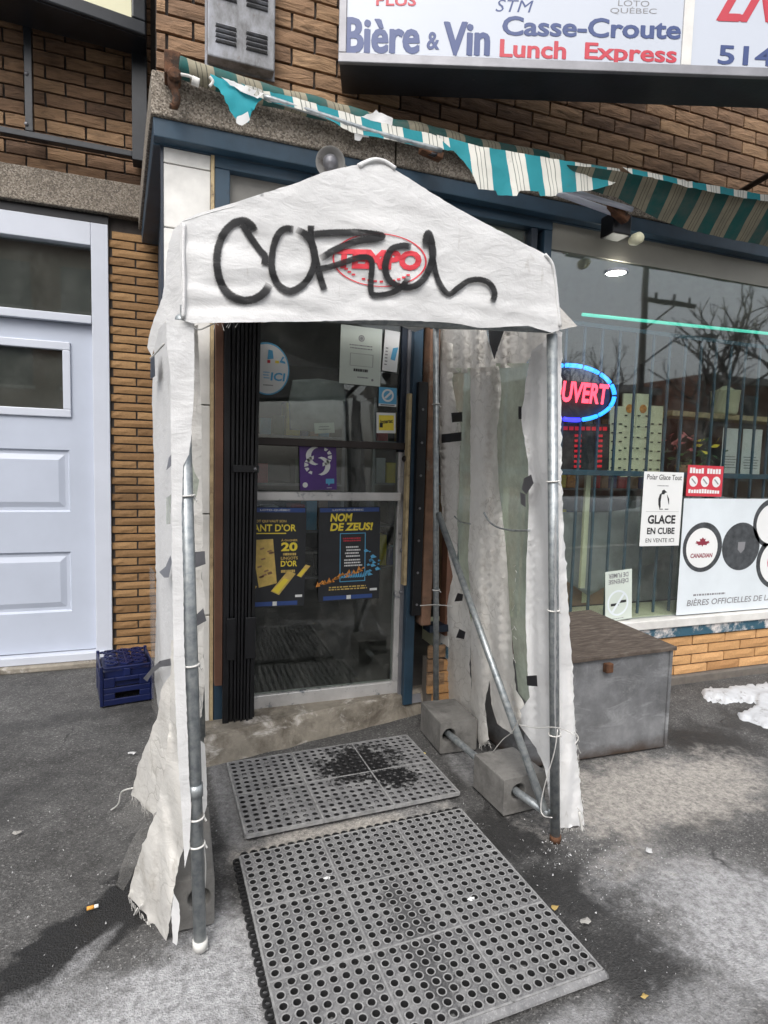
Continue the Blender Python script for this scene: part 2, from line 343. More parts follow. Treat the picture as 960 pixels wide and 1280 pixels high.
def ground_mat():
    m, t, b, o = newmat('salted_asphalt'); v = coords(t, 'World')
    sep = N(t, 'SeparateXYZ'); t.links.new(v, sep.inputs[0])
    vo = N(t, 'TexVoronoi', i_Scale=190.0); t.links.new(v, vo.inputs['Vector']); sc = N(t, 'SeparateColor'); t.links.new(vo.outputs['Color'], sc.inputs[0])
    stone = ramp(t, sc.outputs[0], [(0, (.048, .0472, .046)), (.55, (.074, .0725, .071)), (.92, (.105, .103, .10)), (1, (.19, .185, .18))])
    n1 = nse(t, v, 1.6, 8, .65, .4); n2 = nse(t, v, 8, 8, .72, .5); n3 = nse(t, v, 55, 5, .75); n4 = nse(t, v, 23, 6, .7)
    base = mixc(t, 1.0, stone, ramp(t, n1, [(.3, .55), (.7, 1.5)]), 'MULTIPLY')
    base = mixc(t, 1.0, base, ramp(t, n2, [(.3, .7), (.7, 1.3)]), 'MULTIPLY')
    def blob(px, py, rx, ry, ang, amp, soft=.5):
        c = on_z(px, py); ca, sa = math.cos(ang), math.sin(ang)
        dx = math_(t, 'SUBTRACT', sep.outputs[0], c.x); dy = math_(t, 'SUBTRACT', sep.outputs[1], c.y)
        a = math_(t, 'DIVIDE', math_(t, 'ADD', math_(t, 'MULTIPLY', dx, ca), math_(t, 'MULTIPLY', dy, sa)), rx)
        q = math_(t, 'DIVIDE', math_(t, 'SUBTRACT', math_(t, 'MULTIPLY', dy, ca), math_(t, 'MULTIPLY', dx, sa)), ry)
        d = math_(t, 'SQRT', math_(t, 'ADD', math_(t, 'MULTIPLY', a, a), math_(t, 'MULTIPLY', q, q)))
        d = math_(t, 'ADD', d, math_(t, 'MULTIPLY', math_(t, 'SUBTRACT', math_(t, 'ADD', math_(t, 'ADD', math_(t, 'MULTIPLY', n2, .45), math_(t, 'MULTIPLY', n1, .30)), math_(t, 'MULTIPLY', n4, .25)), .5), 3.3))
        mr = N(t, 'MapRange', interpolation_type='SMOOTHSTEP'); t.links.new(d, mr.inputs[0])
        mr.inputs[1].default_value = 1+soft*.5; mr.inputs[2].default_value = 1-soft; mr.inputs[3].default_value = 0; mr.inputs[4].default_value = amp
        return mr.outputs[0]
    def union(bl):
        r = bl[0]
        for q in bl[1:]: r = math_(t, 'MAXIMUM', r, q)
        return r
    salt = union([blob(200, 1270, .34, .19, .1, 1), blob(290, 1200, .16, .24, .3, 1), blob(20, 1290, .3, .12, .3, .6), blob(430, 1036, .46, .085, .07, 1.0), blob(100, 1200, .12, .03, .9, .5),
                  blob(285, 1000, .05, .5, .05, .45), blob(830, 985, .66, .27, .05, 1), blob(800, 1000, .4, .16, .05, 1, .3), blob(940, 1150, .32, .36, 0, .9), blob(860, 1090, .2, .12, 0, .6), blob(790, 1075, .22, .10, .3, .55),
                  blob(870, 1270, .35, .10, .2, .5), blob(215, 935, .07, .10, 0, .5), blob(590, 960, .07, .25, 0, .4), blob(700, 1290, .2, .05, .2, .6)])
    sandy = union([blob(430, 1036, .48, .10, .07, 1), blob(830, 985, .8, .4, .05, 1, .5)])
    wet = union([blob(130, 1150, .44, .11, .62, 1, .22), blob(185, 1095, .16, .12, .7, 1, .25), blob(215, 1110, .12, .16, 0, .95), blob(640, 1040, .20, .22, 0, .85), blob(700, 1110, .18, .17, .2, .8), blob(800, 1200, .18, .22, .9, .7),
                 blob(890, 930, .30, .25, .1, .8), blob(880, 1020, .28, .06, .1, .8), blob(60, 900, .6, .10, .1, .35), blob(950, 900, .3, .2, 0, .6), blob(30, 1000, .3, .2, .2, .3), blob(560, 1010, .05, .3, -.6, .5)])
    wet = math_(t, 'SUBTRACT', wet, math_(t, 'MULTIPLY', salt, .5), clamp=True)
    c = mixc(t, wet, base, (.013, .0128, .0125))
    sf = math_(t, 'MULTIPLY', salt, ramp(t, n3, [(.36, .35), (.60, 1)]))
    c = mixc(t, sf, c, mixc(t, sandy, (.43, .43, .435), (.40, .375, .34)))
    fl = ramp(t, math_(t, 'ADD', n3, math_(t, 'MULTIPLY', n1, .25)), [(.80, 0), (.88, .5)]); c = mixc(t, fl, c, (.42, .42, .42))
    setc(t, b, c); t.links.new(math_(t, 'SUBTRACT', .92, math_(t, 'MULTIPLY', wet, .42)), b.inputs['Roughness'])
    ve = N(t, 'TexVoronoi', feature='DISTANCE_TO_EDGE', i_Scale=1.15); wv_ = N(t, 'VectorMath', operation='ADD'); nv = N(t, 'TexNoise', i_Scale=3.5, i_Detail=6.0); t.links.new(v, nv.inputs['Vector'])
    sc2 = N(t, 'VectorMath', operation='SCALE'); sc2.inputs['Scale'].default_value = .35; t.links.new(nv.outputs['Color'], sc2.inputs[0]); t.links.new(v, wv_.inputs[0]); t.links.new(sc2.outputs[0], wv_.inputs[1]); t.links.new(wv_.outputs[0], ve.inputs['Vector'])
    ck = math_(t, 'MULTIPLY', ramp(t, ve.outputs['Distance'], [(.002, 1), (.009, 0)]), ramp(t, n1, [(.53, 0), (.62, .7)]))
    c = mixc(t, ck, c, (.012, .012, .012)); setc(t, b, c)
    h = math_(t, 'SUBTRACT', math_(t, 'ADD', math_(t, 'MULTIPLY', vo.outputs['Distance'], .7), n3), math_(t, 'MULTIPLY', ck, 1.5)); bump(t, b, h, .8, .005); return m
MT['ground'] = ground_mat()
MT['road'] = plain('asphalt_road', (.05, .05, .05), .9, var=.3, scale=3)

# ------------------------------------------------------------------ object helpers
class MB:
    def __init__(s): s.v = []; s.f = []
    def add(s, vs, fs):
        o = len(s.v); s.v += [Vector(q) for q in vs]; s.f += [tuple(i+o for i in q) for q in fs]; return s
    def box(s, a, b):
        x0, y0, z0 = a; x1, y1, z1 = b
        return s.add([(x0, y0, z0), (x1, y0, z0), (x1, y1, z0), (x0, y1, z0), (x0, y0, z1), (x1, y0, z1), (x1, y1, z1), (x0, y1, z1)],
                     [(0, 3, 2, 1), (4, 5, 6, 7), (0, 1, 5, 4), (1, 2, 6, 5), (2, 3, 7, 6), (3, 0, 4, 7)])
    def hexa(s, p): return s.add(p, [(0, 3, 2, 1), (4, 5, 6, 7), (0, 1, 5, 4), (1, 2, 6, 5), (2, 3, 7, 6), (3, 0, 4, 7)])
    def bar(s, p, q, wd, th, up=Vector((0, 1, 0))):
        p, q = Vector(p), Vector(q); d = (q-p).normalized(); a = d.cross(up).normalized(); c = a.cross(d).normalized()
        P = []
        for e in (p, q):
            for i, j in ((-1, -1), (1, -1), (1, 1), (-1, 1)): P.append(e + a*(wd/2*i) + c*(th/2*j))
        return s.hexa(P)
    def tube(s, pts, r, n=10, cap=True):
        pts = [Vector(p) for p in pts]; rs = r if hasattr(r, '__len__') else [r]*len(pts); V = []; Fc = []
        ref = None
        for i, p in enumerate(pts):
            d = (pts[min(i+1, len(pts)-1)]-pts[max(i-1, 0)]).normalized()
            if ref is None: ref = d.orthogonal().normalized()
            ref = (ref - d*ref.dot(d)).normalized(); c = d.cross(ref)
            for k in range(n):
                a = 2*math.pi*k/n; V.append(p + (ref*math.cos(a)+c*math.sin(a))*rs[i])
        for i in range(len(pts)-1):
            for k in range(n): Fc.append((i*n+k, i*n+(k+1) % n, (i+1)*n+(k+1) % n, (i+1)*n+k))
        if cap: Fc.append(tuple(reversed(range(n)))); Fc.append(tuple(range((len(pts)-1)*n, len(pts)*n)))
        return s.add(V, Fc)
    def disc(s, c, u, v, r, n=24, r2=None, th=.002):
        c, u, v = Vector(c), Vector(u), Vector(v); nn = u.cross(v).normalized(); r2 = r2 or r
        top = [c+u*(r*math.cos(2*math.pi*k/n))+v*(r2*math.sin(2*math.pi*k/n))+nn*th for k in range(n)]
        bot = [p-nn*th for p in top]
        return s.add(top+bot, [tuple(range(n)), tuple(reversed(range(n, 2*n)))] + [(k, n+k, n+(k+1) % n, (k+1) % n) for k in range(n)])
    def ring(s, c, u, v, r, rin, n=28, r2=None, rin2=None, th=.002):
        c, u, v = Vector(c), Vector(u), Vector(v); nn = u.cross(v).normalized(); r2 = r2 or r; rin2 = rin2 or rin; V = []; Fc = []
        for k in range(n):
            ca, sa = math.cos(2*math.pi*k/n), math.sin(2*math.pi*k/n)
            V += [c+u*(r*ca)+v*(r2*sa)+nn*th, c+u*(rin*ca)+v*(rin2*sa)+nn*th, c+u*(r*ca)+v*(r2*sa), c+u*(rin*ca)+v*(rin2*sa)]
        for k in range(n):
            a, b = 4*k, 4*((k+1) % n); Fc += [(a, b, b+1, a+1), (a, a+2, b+2, b), (a+1, b+1, b+3, a+3)]
        return s.add(V, Fc)
    def poly(s, pts, nn, th=.002):
        pts = [Vector(p) for p in pts]; n = len(pts); nn = Vector(nn)
        return s.add([p+nn*th for p in pts]+pts, [tuple(range(n)), tuple(reversed(range(n, 2*n)))] + [(k, n+k, n+(k+1) % n, (k+1) % n) for k in range(n)])
    def lathe(s, prof, c, axis, n=20):
        axis = Vector(axis).normalized(); a = axis.orthogonal().normalized(); b = axis.cross(a); c = Vector(c); V = []; Fc = []
        for (r, h) in prof:
            for k in range(n): V.append(c+axis*h+(a*math.cos(2*math.pi*k/n)+b*math.sin(2*math.pi*k/n))*r)
        for i in range(len(prof)-1):
            for k in range(n): Fc.append((i*n+k, i*n+(k+1) % n, (i+1)*n+(k+1) % n, (i+1)*n+k))
        return s.add(V, Fc)
    def mesh(s, name, off=Vector((0, 0, 0)), smooth=False):
        me = bpy.data.meshes.new(name); me.from_pydata([tuple(q-off) for q in s.v], [], s.f); me.update()
        bm = bmesh.new(); bm.from_mesh(me); bmesh.ops.recalc_face_normals(bm, faces=bm.faces); bm.to_mesh(me); bm.free()
        if smooth: me.shade_smooth()
        return me
ROOT = {}
def origin(parent):
    p = parent
    while p.parent is not None: p = p.parent
    return ROOT.get(p.name, Vector((0, 0, 0)))
def link(name, me, mat, parent=None, loc=None):
    o = bpy.data.objects.new(name, me); COL.objects.link(o)
    if mat is not None and not me.materials: me.materials.append(MT[mat] if isinstance(mat, str) else mat)
    if parent is not None: o.parent = parent
    if loc is not None: o.location = loc
    return o
def part(name, mb, mat, parent, smooth=False, bevel=0, label=None, kind=None):
    me = mb.mesh(name, origin(parent), smooth); o = link(name, me, mat, parent)
    if bevel:
        md = o.modifiers.new('bevel', 'BEVEL'); md.width = bevel; md.segments = 2; md.limit_method = 'ANGLE'; md.angle_limit = R(40)
    if label: o['label'] = label
    if kind: o['kind'] = kind
    return o
def thing(name, label, cat, loc, group=None):
    o = bpy.data.objects.new(name, None); COL.objects.link(o); o.location = loc; o.empty_display_size = .1
    ROOT[o.name] = Vector(loc); tag(o, label, cat, group); return o
def tag(o, label, cat, group=None):
    o['label'] = label; o['category'] = cat
    if group: o['group'] = group
    return o
def structure(name, mb, mat, smooth=False):
    o = link(name, mb.mesh(name, Vector((0, 0, 0)), smooth), mat); o['kind'] = 'structure'; return o
def solid(name, mb, mat, label, cat, smooth=False, bevel=0, group=None):
    loc = sum(mb.v, Vector())/len(mb.v); loc.z = min(q.z for q in mb.v)
    me = mb.mesh(name, loc, smooth); o = link(name, me, mat, None, loc); ROOT[o.name] = loc; tag(o, label, cat, group)
    if bevel:
        md = o.modifiers.new('bevel', 'BEVEL'); md.width = bevel; md.segments = 2; md.limit_method = 'ANGLE'
    return o

def smooth_line(pts, n=6):
    P = [Vector((*p, 0)) if len(p) == 2 else Vector(p) for p in pts]; out = []
    for i in range(len(P)-1):
        p0, p1, p2, p3 = P[max(i-1, 0)], P[i], P[i+1], P[min(i+2, len(P)-1)]
        for k in range(n):
            t = k/n; out.append(.5*((2*p1)+(p2-p0)*t+(2*p0-5*p1+4*p2-p3)*t*t+(3*p1-p0-3*p2+p3)*t**3))
    out.append(P[-1]); return out

def text_mesh(s, bold, shear, depth=.0015):
    cu_ = bpy.data.curves.new('lettering', 'FONT'); cu_.body = s; cu_.size = 1; cu_.resolution_u = 3; cu_.offset = bold; cu_.shear = shear; cu_.extrude = 0
    ob = bpy.data.objects.new('lettering', cu_); me = bpy.data.meshes.new_from_object(ob)
    vs = [q.co.copy() for q in me.vertices]; fs = [tuple(p.vertices) for p in me.polygons]
    bpy.data.objects.remove(ob); bpy.data.curves.remove(cu_); bpy.data.meshes.remove(me); return vs, fs
def add_text(mb, s, fmap, box, bold=.0, shear=.0, flip=False):
    """lettering fitted in box (u0,v0,u1,v1); fmap turns (u,v) into a point of the surface it is printed on"""
    vs, fs = text_mesh(s, bold, shear)
    if not vs: return
    x0, x1 = min(q.x for q in vs), max(q.x for q in vs); y0, y1 = min(q.y for q in vs), max(q.y for q in vs)
    u0, v0, u1, v1 = box; out = []
    for q in vs:
        a, c = (q.x-x0)/(x1-x0), (q.y-y0)/(y1-y0)
        if flip: a, c = 1-a, 1-c
        out.append(fmap(u0+(u1-u0)*a, v0+(v1-v0)*c))
    mb.add(out, fs)

class Face:
    """a flat vertical face: centre of its left bottom corner, direction along it, and lift towards the viewer"""
    def __init__(s, o, u, lift=0, v=Vector((0, 0, 1))):
        s.o = Vector(o); s.u = Vector(u).normalized(); s.v = Vector(v).normalized(); s.n = s.u.cross(s.v)
    def __call__(s, a, b, l=.002): return s.o + s.u*a + s.v*b + s.n*l
def face_from_px(px, Y):
    """px = the four corners seen (tl, tr, br, bl) of a flat sheet standing at depth Y -> Face, width, height"""
    tl, tr, br, bl = [on_y(*p, Y) for p in px]
    u = ((tr-tl)+(br-bl)); u.normalize(); v = ((tl-bl)+(tr-br)); v.normalize()
    wd = ((tr-tl).length+(br-bl).length)/2; ht = ((tl-bl).length+(tr-br).length)/2
    c = (tl+tr+br+bl)/4; v = (v - u*v.dot(u)).normalized()
    f = Face(c-u*wd/2-v*ht/2, u, 0, v); return f, wd, ht
def rect(mb, f, a0, b0, a1, b1, l=.002, th=.001): return mb.poly([f(a0, b0, l), f(a1, b0, l), f(a1, b1, l), f(a0, b1, l)], f.n, th)

# cloth and canvas: outline traced, laid on its own slanted surface, then folded in and out
def sheet(outline, place, step, fold, jag=0.0, seed=0):
    P = [Vector(p) for p in outline]; B = []
    n = len(P)
    for i in range(n):
        a, b = P[i], P[(i+1) % n]; k = max(1, int((b-a).length/step))
        for j in range(k):
            q = a.lerp(b, j/k)
            if jag: q = q + Vector((noise.noise(Vector((q.x*.31, q.y*.31, seed))), noise.noise(Vector((q.y*.31, q.x*.31, seed+9)))))*jag
            B.append(q)
    x0, x1 = min(q.x for q in B), max(q.x for q in B); y0, y1 = min(q.y for q in B), max(q.y for q in B)
    def inside(p):
        c = False; j = len(B)-1
        for i in range(len(B)):
            if (B[i].y > p.y) != (B[j].y > p.y) and p.x < (B[j].x-B[i].x)*(p.y-B[i].y)/(B[j].y-B[i].y)+B[i].x: c = not c
            j = i
        return c
    I = []
    y = y0+step*.5; row = 0
    while y < y1:
        x = x0+step*(.5 if row % 2 else .95)
        while x < x1:
            q = Vector((x, y))
            if inside(q) and min((q-b).length_squared for b in B) > (step*.45)**2: I.append(q)
            x += step
        y += step; row += 1
    V = B+I; E = [(i, (i+1) % len(B)) for i in range(len(B))]
    vo, eo, fo, *_ = geometry.delaunay_2d_cdt(V, E, [], 1, 1e-4)
    fo = [f for f in fo if inside(sum((vo[i] for i in f), Vector((0, 0)))/len(f))]
    out = []
    for q in vo:
        p = place(q.x, q.y); d = (p-CAM).normalized(); out.append(p + d*fold(p))
    mb = MB(); mb.add(out, fo); return mb
def cloth_part(name, outline, place, step, fold, mat, parent, jag=0, seed=0, th=.0015, label=None):
    mb = sheet(outline, place, step, fold, jag, seed); return part(name, mb, mat, parent, smooth=True, label=label)

# ================================================================== THE SETTING
def ground():
    def axis(lo, d0, d1, hi, st):
        a = []; x = d0
        while x < d1: a.append(x); x += st
        a.append(d1); g = st; x = d0; L = []
        while x > lo: g *= 1.5; x -= g; L.append(max(x, lo))
        g = st; x = d1; H = []
        while x < hi: g *= 1.5; x += g; H.append(min(x, hi))
        return L[::-1]+a+H
    xs = axis(-30, -1.6, 4.4, 34, .03); ys = axis(-2.6, .7, 4.4, 30, .03)
    mb = MB(); V = []
    for y in ys:
        for x in xs:
            z = .006*nz((x, y, 0), 2.1)+.004*nz((x, y, 0), 9, 3) if -2 < x < 4.8 and .5 < y < 4.8 else 0
            V.append((x, y, z-.010))
    W = len(xs); mb.add(V, [(j*W+i, j*W+i+1, (j+1)*W+i+1, (j+1)*W+i) for j in range(len(ys)-1) for i in range(W-1)])
    structure('pavement', mb, 'ground', True)
    k = MB()
    x = -30
    while x < 34: k.box((x, -2.78, -.14), (x+1.19, -2.604, .0)); x += 1.2
    structure('kerb', k, 'kerb')
    structure('road', MB().box((-150, -11.5, -.3), (150, -2.785, -.13)), 'road')
    structure('far_pavement', MB().box((-150, -160, -.3), (150, -11.51, -.01)), 'kerb')
    structure('ground', MB().box((-150, -2.6, -.5), (150, 160, -.06)), 'road')
ground()

# ------------------------------------------------------------------ bricks
def brick_mesh(L, H, D, seed):
    rnd = random.Random(seed); nx, nz_ = 4, 2; V = []; Fc = []
    for j in range(nz_+1):
        for i in range(nx+1):
            edge = i in (0, nx) or j in (0, nz_)
            y = -D + (0.003 if edge else rnd.uniform(-.003, .002))
            V.append((L*i/nx - L/2 + rnd.uniform(-.0015, .0015), y, H*j/nz_ - H/2 + rnd.uniform(-.001, .001)))
    W = nx+1
    for j in range(nz_):
        for i in range(nx): Fc.append((j*W+i, j*W+i+1, (j+1)*W+i+1, (j+1)*W+i))
    ring = [i for i in range(W)] + [j*W+nx for j in range(1, nz_+1)] + [nz_*W+i for i in range(nx-1, -1, -1)] + [j*W for j in range(nz_-1, 0, -1)]
    o = len(V); V += [(V[i][0], 0, V[i][2]) for i in ring]
    for a in range(len(ring)):
        b = (a+1) % len(ring); Fc.append((ring[a], o+a, o+b, ring[b]))
    me = bpy.data.meshes.new('brick'); me.from_pydata(V, [], Fc); me.update(); return me
BM = {}
def lay_bricks(parent, x0, x1, z0, z1, Yf, L, H, joint, mat, start=0.0, skip=None, limit=300, name='brick'):
    """courses of single bricks, half bond; pieces beyond the limit are joined into one part"""
    off = origin(parent); count = 0; row = 0; z = z0; extra = MB()
    while z+H <= z1+.001:
        x = x0 - (L+joint)*(.5 if row % 2 else 0) + start - (L+joint)
        while x < x1:
            a, b = max(x, x0), min(x+L, x1)
            if b-a > .025 and not (skip and skip((a+b)/2, z+H/2)):
                l = round((b-a)/.005)*.005; key = (mat, l, H, random.randrange(4))
                if key not in BM:
                    BM[key] = brick_mesh(min(l, L), H, .02, hash(str(key)) % 9999); BM[key].materials.append(MT[mat])
                p = Vector(((a+b)/2, Yf+.02+random.uniform(-.0015, .0015), z+H/2)) - off
                if count < limit:
                    o = link(name, BM[key], None, parent, p); o.rotation_euler = (0, random.uniform(-.004, .004), 0); count += 1
                else:
                    me = BM[key]; extra.add([Vector(q.co)+p+off for q in me.vertices], [tuple(f.vertices) for f in me.polygons])
            x += L+joint
        z += H+joint; row += 1
    if extra.v: part('brickwork', extra, mat, parent, kind='stuff')

# ================================================================== BRICK BUILDING (set back, on the left)
YL = 4.24
bl = thing('brick_building', 'brown brick building with a white panelled door, set back left of the shop', 'building', (-1.5, 4.24, 0))
w_ = MB().box((-9, YL+.01, 2.84), (-.05, 9, 7)); w_.box((-.365, YL+.01, 0), (-.03, 9, 2.84)); w_.box((-9, YL+.01, 0), (-1.75, 9, 2.84))
part('wall', w_, 'mortar_dark', bl)
lay_bricks(bl, -1.5, -.10, 3.06, 4.35, YL-.012, .205, .066, .0115, 'brick_brown', .06, limit=150)
lay_bricks(bl, -.352, -.045, .0, 2.82, YL-.004, .27, .043, .0105, 'brick_tan', .16, limit=150)
part('lintel', MB().box((-9, YL-.06, 2.855), (-.10, YL+.05, 3.055)), 'aggregate', bl, bevel=.006)
part('head_gap_dark', MB().box((-1.8, YL-.02, 2.80), (-.352, YL+.06, 2.853)), 'black', bl)  # black strip paints the dark gap above the door frame
fr = MB().box((-.452, YL-.025, .03), (-.354, YL+.07, 2.798)); fr.box((-1.75, YL-.025, 2.66), (-.4525, YL+.07, 2.798)); fr.box((-1.75, YL-.03, 2.182), (-.4525, YL+.07, 2.232)); fr.box((-1.75, YL-.025, .03), (-1.66, YL+.07, 2.657))
part('door_frame', fr, 'white_trim', bl, bevel=.004)
tb = part('transom_window', MB().box((-1.66, YL+.03, 2.234), (-.4535, YL+.036, 2.658)), 'glass', bl)
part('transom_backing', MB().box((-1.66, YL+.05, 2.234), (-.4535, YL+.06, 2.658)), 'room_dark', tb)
dl = MB()
dz = [(.344, .737), (.993, 1.39)]
zs = [.085] + [q for p in dz for q in p] + [1.605, 2.05, 2.178]
x0, x1, pa, pb = -1.655, -.456, -1.50, -.595
for i in range(len(zs)-1): 
    if i % 2 == 0: dl.box((x0, YL+.02, zs[i]), (x1, YL+.05, zs[i+1]))
    else: dl.box((x0, YL+.02, zs[i]), (pa, YL+.05, zs[i+1])); dl.box((pb, YL+.02, zs[i]), (x1, YL+.05, zs[i+1]))
door = part('door', dl, 'white_door', bl)
def bevel_ring(mb, a, z0, b, z1, y0, y1, wdt):
    V = [(a, y0, z0), (b, y0, z0), (b, y0, z1), (a, y0, z1), (a+wdt, y1, z0+wdt), (b-wdt, y1, z0+wdt), (b-wdt, y1, z1-wdt), (a+wdt, y1, z1-wdt)]
    mb.add(V, [(0, 1, 5, 4), (1, 2, 6, 5), (2, 3, 7, 6), (3, 0, 4, 7)])
for z0, z1 in dz:
    pm = MB(); bevel_ring(pm, pa, z0, pb, z1, YL+.0195, YL+.034, .012); bevel_ring(pm, pa+.012, z0+.012, pb-.012, z1-.012, YL+.034, YL+.034, .018)
    bevel_ring(pm, pa+.03, z0+.03, pb-.03, z1-.03, YL+.034, YL+.022, .035)
    pm.add([(pa+.065, YL+.022, z0+.065), (pb-.065, YL+.022, z0+.065), (pb-.065, YL+.022, z1-.065), (pa+.065, YL+.022, z1-.065)], [(0, 1, 2, 3)])
    part('panel', pm, 'white_door', door)
wf = MB()
for a in ((pa-.01, 1.595, pb+.015, 1.645), (pa-.01, 2.012, pb+.015, 2.062), (pa-.01, 1.645, pa+.035, 2.012), (pb-.03, 1.645, pb+.015, 2.012)): wf.box((a[0], YL+.004, a[1]), (a[2], YL+.05, a[3]))
part('window_frame', wf, 'white_trim', door, bevel=.005)
part('window', MB().box((pa, YL+.028, 1.64), (pb, YL+.034, 2.02)), 'glass', door)
part('window_backing', MB().box((pa, YL+.05, 1.60), (pb, YL+.06, 2.04)), 'room_dark', door)
sb = MB().box((-1.75, YL-.045, .028), (-.354, YL+.06, .078)); part('door_sill', sb, 'white_trim', bl, bevel=.004)
part('threshold', MB().box((-1.8, YL-.09, -.01), (-.352, YL+.06, .026)), 'step', bl, bevel=.008)

# ================================================================== SHOP BUILDING
YS = 2.86
sh = thing('shop_building', 'corner shop front with blue frames, glass door and wide window under brown brick', 'shop', (1.6, 2.9, 0))
up = MB().box((-.048, 2.925, 2.962), (7, 9, 6.5)); part('upper_wall', up, 'mortar_dark', sh)
lay_bricks(sh, -.046, 4.1, 2.965, 3.80, 2.902, .205, .0645, .0125, 'brick_brown', .05, limit=260)
lt = MB(); lt.hexa([(-.066, 2.78, 2.782), (1.02, 2.78, 2.782), (1.02, 2.925, 2.782), (-.08, 2.925, 2.782), (-.062, 2.78, 2.958), (1.02, 2.78, 2.958), (1.02, 2.925, 2.958), (-.076, 2.925, 2.958)])
lt.hexa([(1.028, 2.78, 2.782), (7, 2.78, 2.782), (7, 2.925, 2.782), (1.028, 2.925, 2.782), (1.028, 2.78, 2.958), (7, 2.78, 2.958), (7, 2.925, 2.958), (1.028, 2.925, 2.958)])
lt.hexa([(-.08, 2.926, 2.782), (-.04, 2.926, 2.782), (-.05, 4.24, 2.782), (-.175, 4.18, 2.782), (-.076, 2.926, 2.958), (-.04, 2.926, 2.958), (-.05, 4.24, 2.958), (-.172, 4.18, 2.958)])
part('lintel', lt, 'aggregate', sh, bevel=.006)
fb = MB().hexa([(-.056, 2.80, 2.705), (7, 2.80, 2.705), (7, 2.86, 2.705), (-.06, 2.86, 2.705), (-.058, 2.795, 2.78), (7, 2.795, 2.78), (7, 2.86, 2.78), (-.062, 2.86, 2.78)])
fb.hexa([(-.06, 2.861, 2.70), (7, 2.861, 2.70), (7, 4.2, 2.70), (-.155, 4.16, 2.70), (-.062, 2.861, 2.779), (7, 2.861, 2.779), (7, 4.2, 2.779), (-.157, 4.16, 2.779)])
part('fascia', fb, 'blue', sh, bevel=.004)
part('inner_beam', MB().box((.195, 2.856, 2.65), (1.976, 2.93, 2.699)), 'blue', sh, bevel=.004)
part('side_wall', MB().hexa([(-.018, 2.87, .0), (.0, 2.87, .0), (.0, 4.2, .0), (-.06, 4.2, .0), (-.018, 2.87, 2.699), (.0, 2.87, 2.699), (.0, 4.2, 2.699), (-.06, 4.2, 2.699)]), 'blue', sh)
part('corner_strip', MB().box((-.03, 2.858, .02), (-.019, 2.875, 2.698)), 'navy', sh)
for z0, z1 in ((.02, .62), (.626, 1.10), (1.106, 1.60), (1.606, 2.08), (2.086, 2.36), (2.366, 2.63), (2.634, 2.697)):
    part('pillar_panel', MB().box((-.018, 2.86+random.uniform(-.002, .002), z0), (.178, 2.90, z1)), 'white_panel', sh, bevel=.003)
part('pillar_edge', MB().box((.179, 2.852, .02), (.194, 2.9, 2.697)), 'wood_pale', sh)
part('blue_post', MB().box((.196, 2.856, .1), (.262, 2.93, 2.649)), 'blue', sh, bevel=.004)
part('blue_post', MB().box((1.925, 2.856, .435), (1.975, 2.93, 2.649)), 'blue', sh, bevel=.004)
part('blue_post', MB().box((1.845, 2.86, 2.15), (1.885, 2.93, 2.649)), 'navy', sh, bevel=.004)
part('transom_bar', MB().box((.263, 2.856, 2.12), (1.924, 2.93, 2.19)), 'navy', sh, bevel=.004)
part('transom_board', MB().box((.263, 2.90, 2.191), (1.45, 2.912, 2.649)), plain('grey_board', (.19, .185, .17), .6, var=.15), sh)
part('transom_pane', MB().box((1.452, 2.90, 2.191), (1.844, 2.906, 2.649)), 'glass', sh)
part('ventilation_board', MB().box((1.46, 2.94, 2.191), (1.84, 2.95, 2.649)), 'ceiling', sh)
# inside of the shop
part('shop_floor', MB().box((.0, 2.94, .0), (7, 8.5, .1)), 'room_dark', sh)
part('shop_ceiling', MB().box((.0, 2.952, 2.694), (7, 8.5, 2.699)), 'ceiling', sh)
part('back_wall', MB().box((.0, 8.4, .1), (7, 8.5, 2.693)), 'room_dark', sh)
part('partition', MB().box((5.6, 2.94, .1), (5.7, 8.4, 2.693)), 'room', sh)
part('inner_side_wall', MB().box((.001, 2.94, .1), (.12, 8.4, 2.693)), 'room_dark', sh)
lamp_c = on_z(770, 340, 2.50)
lp = part('ceiling_lamp', MB().disc(lamp_c, (1, 0, 0), (0, 1, 0), .055, 24, th=.006), emit('lamp_white', (1, .95, .85), 9), sh)
part('lamp_rim', MB().ring(lamp_c+Vector((0, 0, -.008)), (1, 0, 0), (0, 1, 0), .068, .056, th=.014), 'white_trim', lp)
hb = on_y(820, 334, 2.872).z
part('header_board', MB().box((1.977, 2.872, hb), (5.6, 2.884, 2.699)), plain('header_board_paint', (.30, .29, .25), .6, var=.12, scale=3), sh)
# wide window
part('window', MB().box((1.976, 2.885, .435), (5.6, 2.891, 2.70)), 'glass', sh)
part('window', MB().box((1.47, 2.885, .435), (1.924, 2.891, 2.11)), 'glass', sh)
part('window_sill', MB().box((1.42, 2.83, .372), (5.7, 2.93, .428)), 'white_panel', sh, bevel=.006)
part('sill_band', MB().box((1.42, 2.845, .305), (5.7, 2.93, .371)), 'blue_band', sh, bevel=.003)
part('window_seat', MB().box((1.45, 2.94, .30), (5.6, 3.25, .43)), 'cream', sh)
part('base_wall', MB().box((1.32, 2.875, 0), (5.7, 2.94, .304)), 'mortar_grey', sh)
lay_bricks(sh, 1.32, 5.2, .05, .31, 2.857, .275, .054, .0095, 'brick_buff', .03, limit=70, skip=lambda x, z: z > .29)
lay_bricks(sh, 1.315, 1.415, .16, .45, 2.852, .20, .066, .011, 'brick_brown', .0, limit=6)
part('plinth', MB().box((1.42, 2.835, -.02), (5.7, 2.90, .045)), 'mortar_grey', sh, bevel=.01)
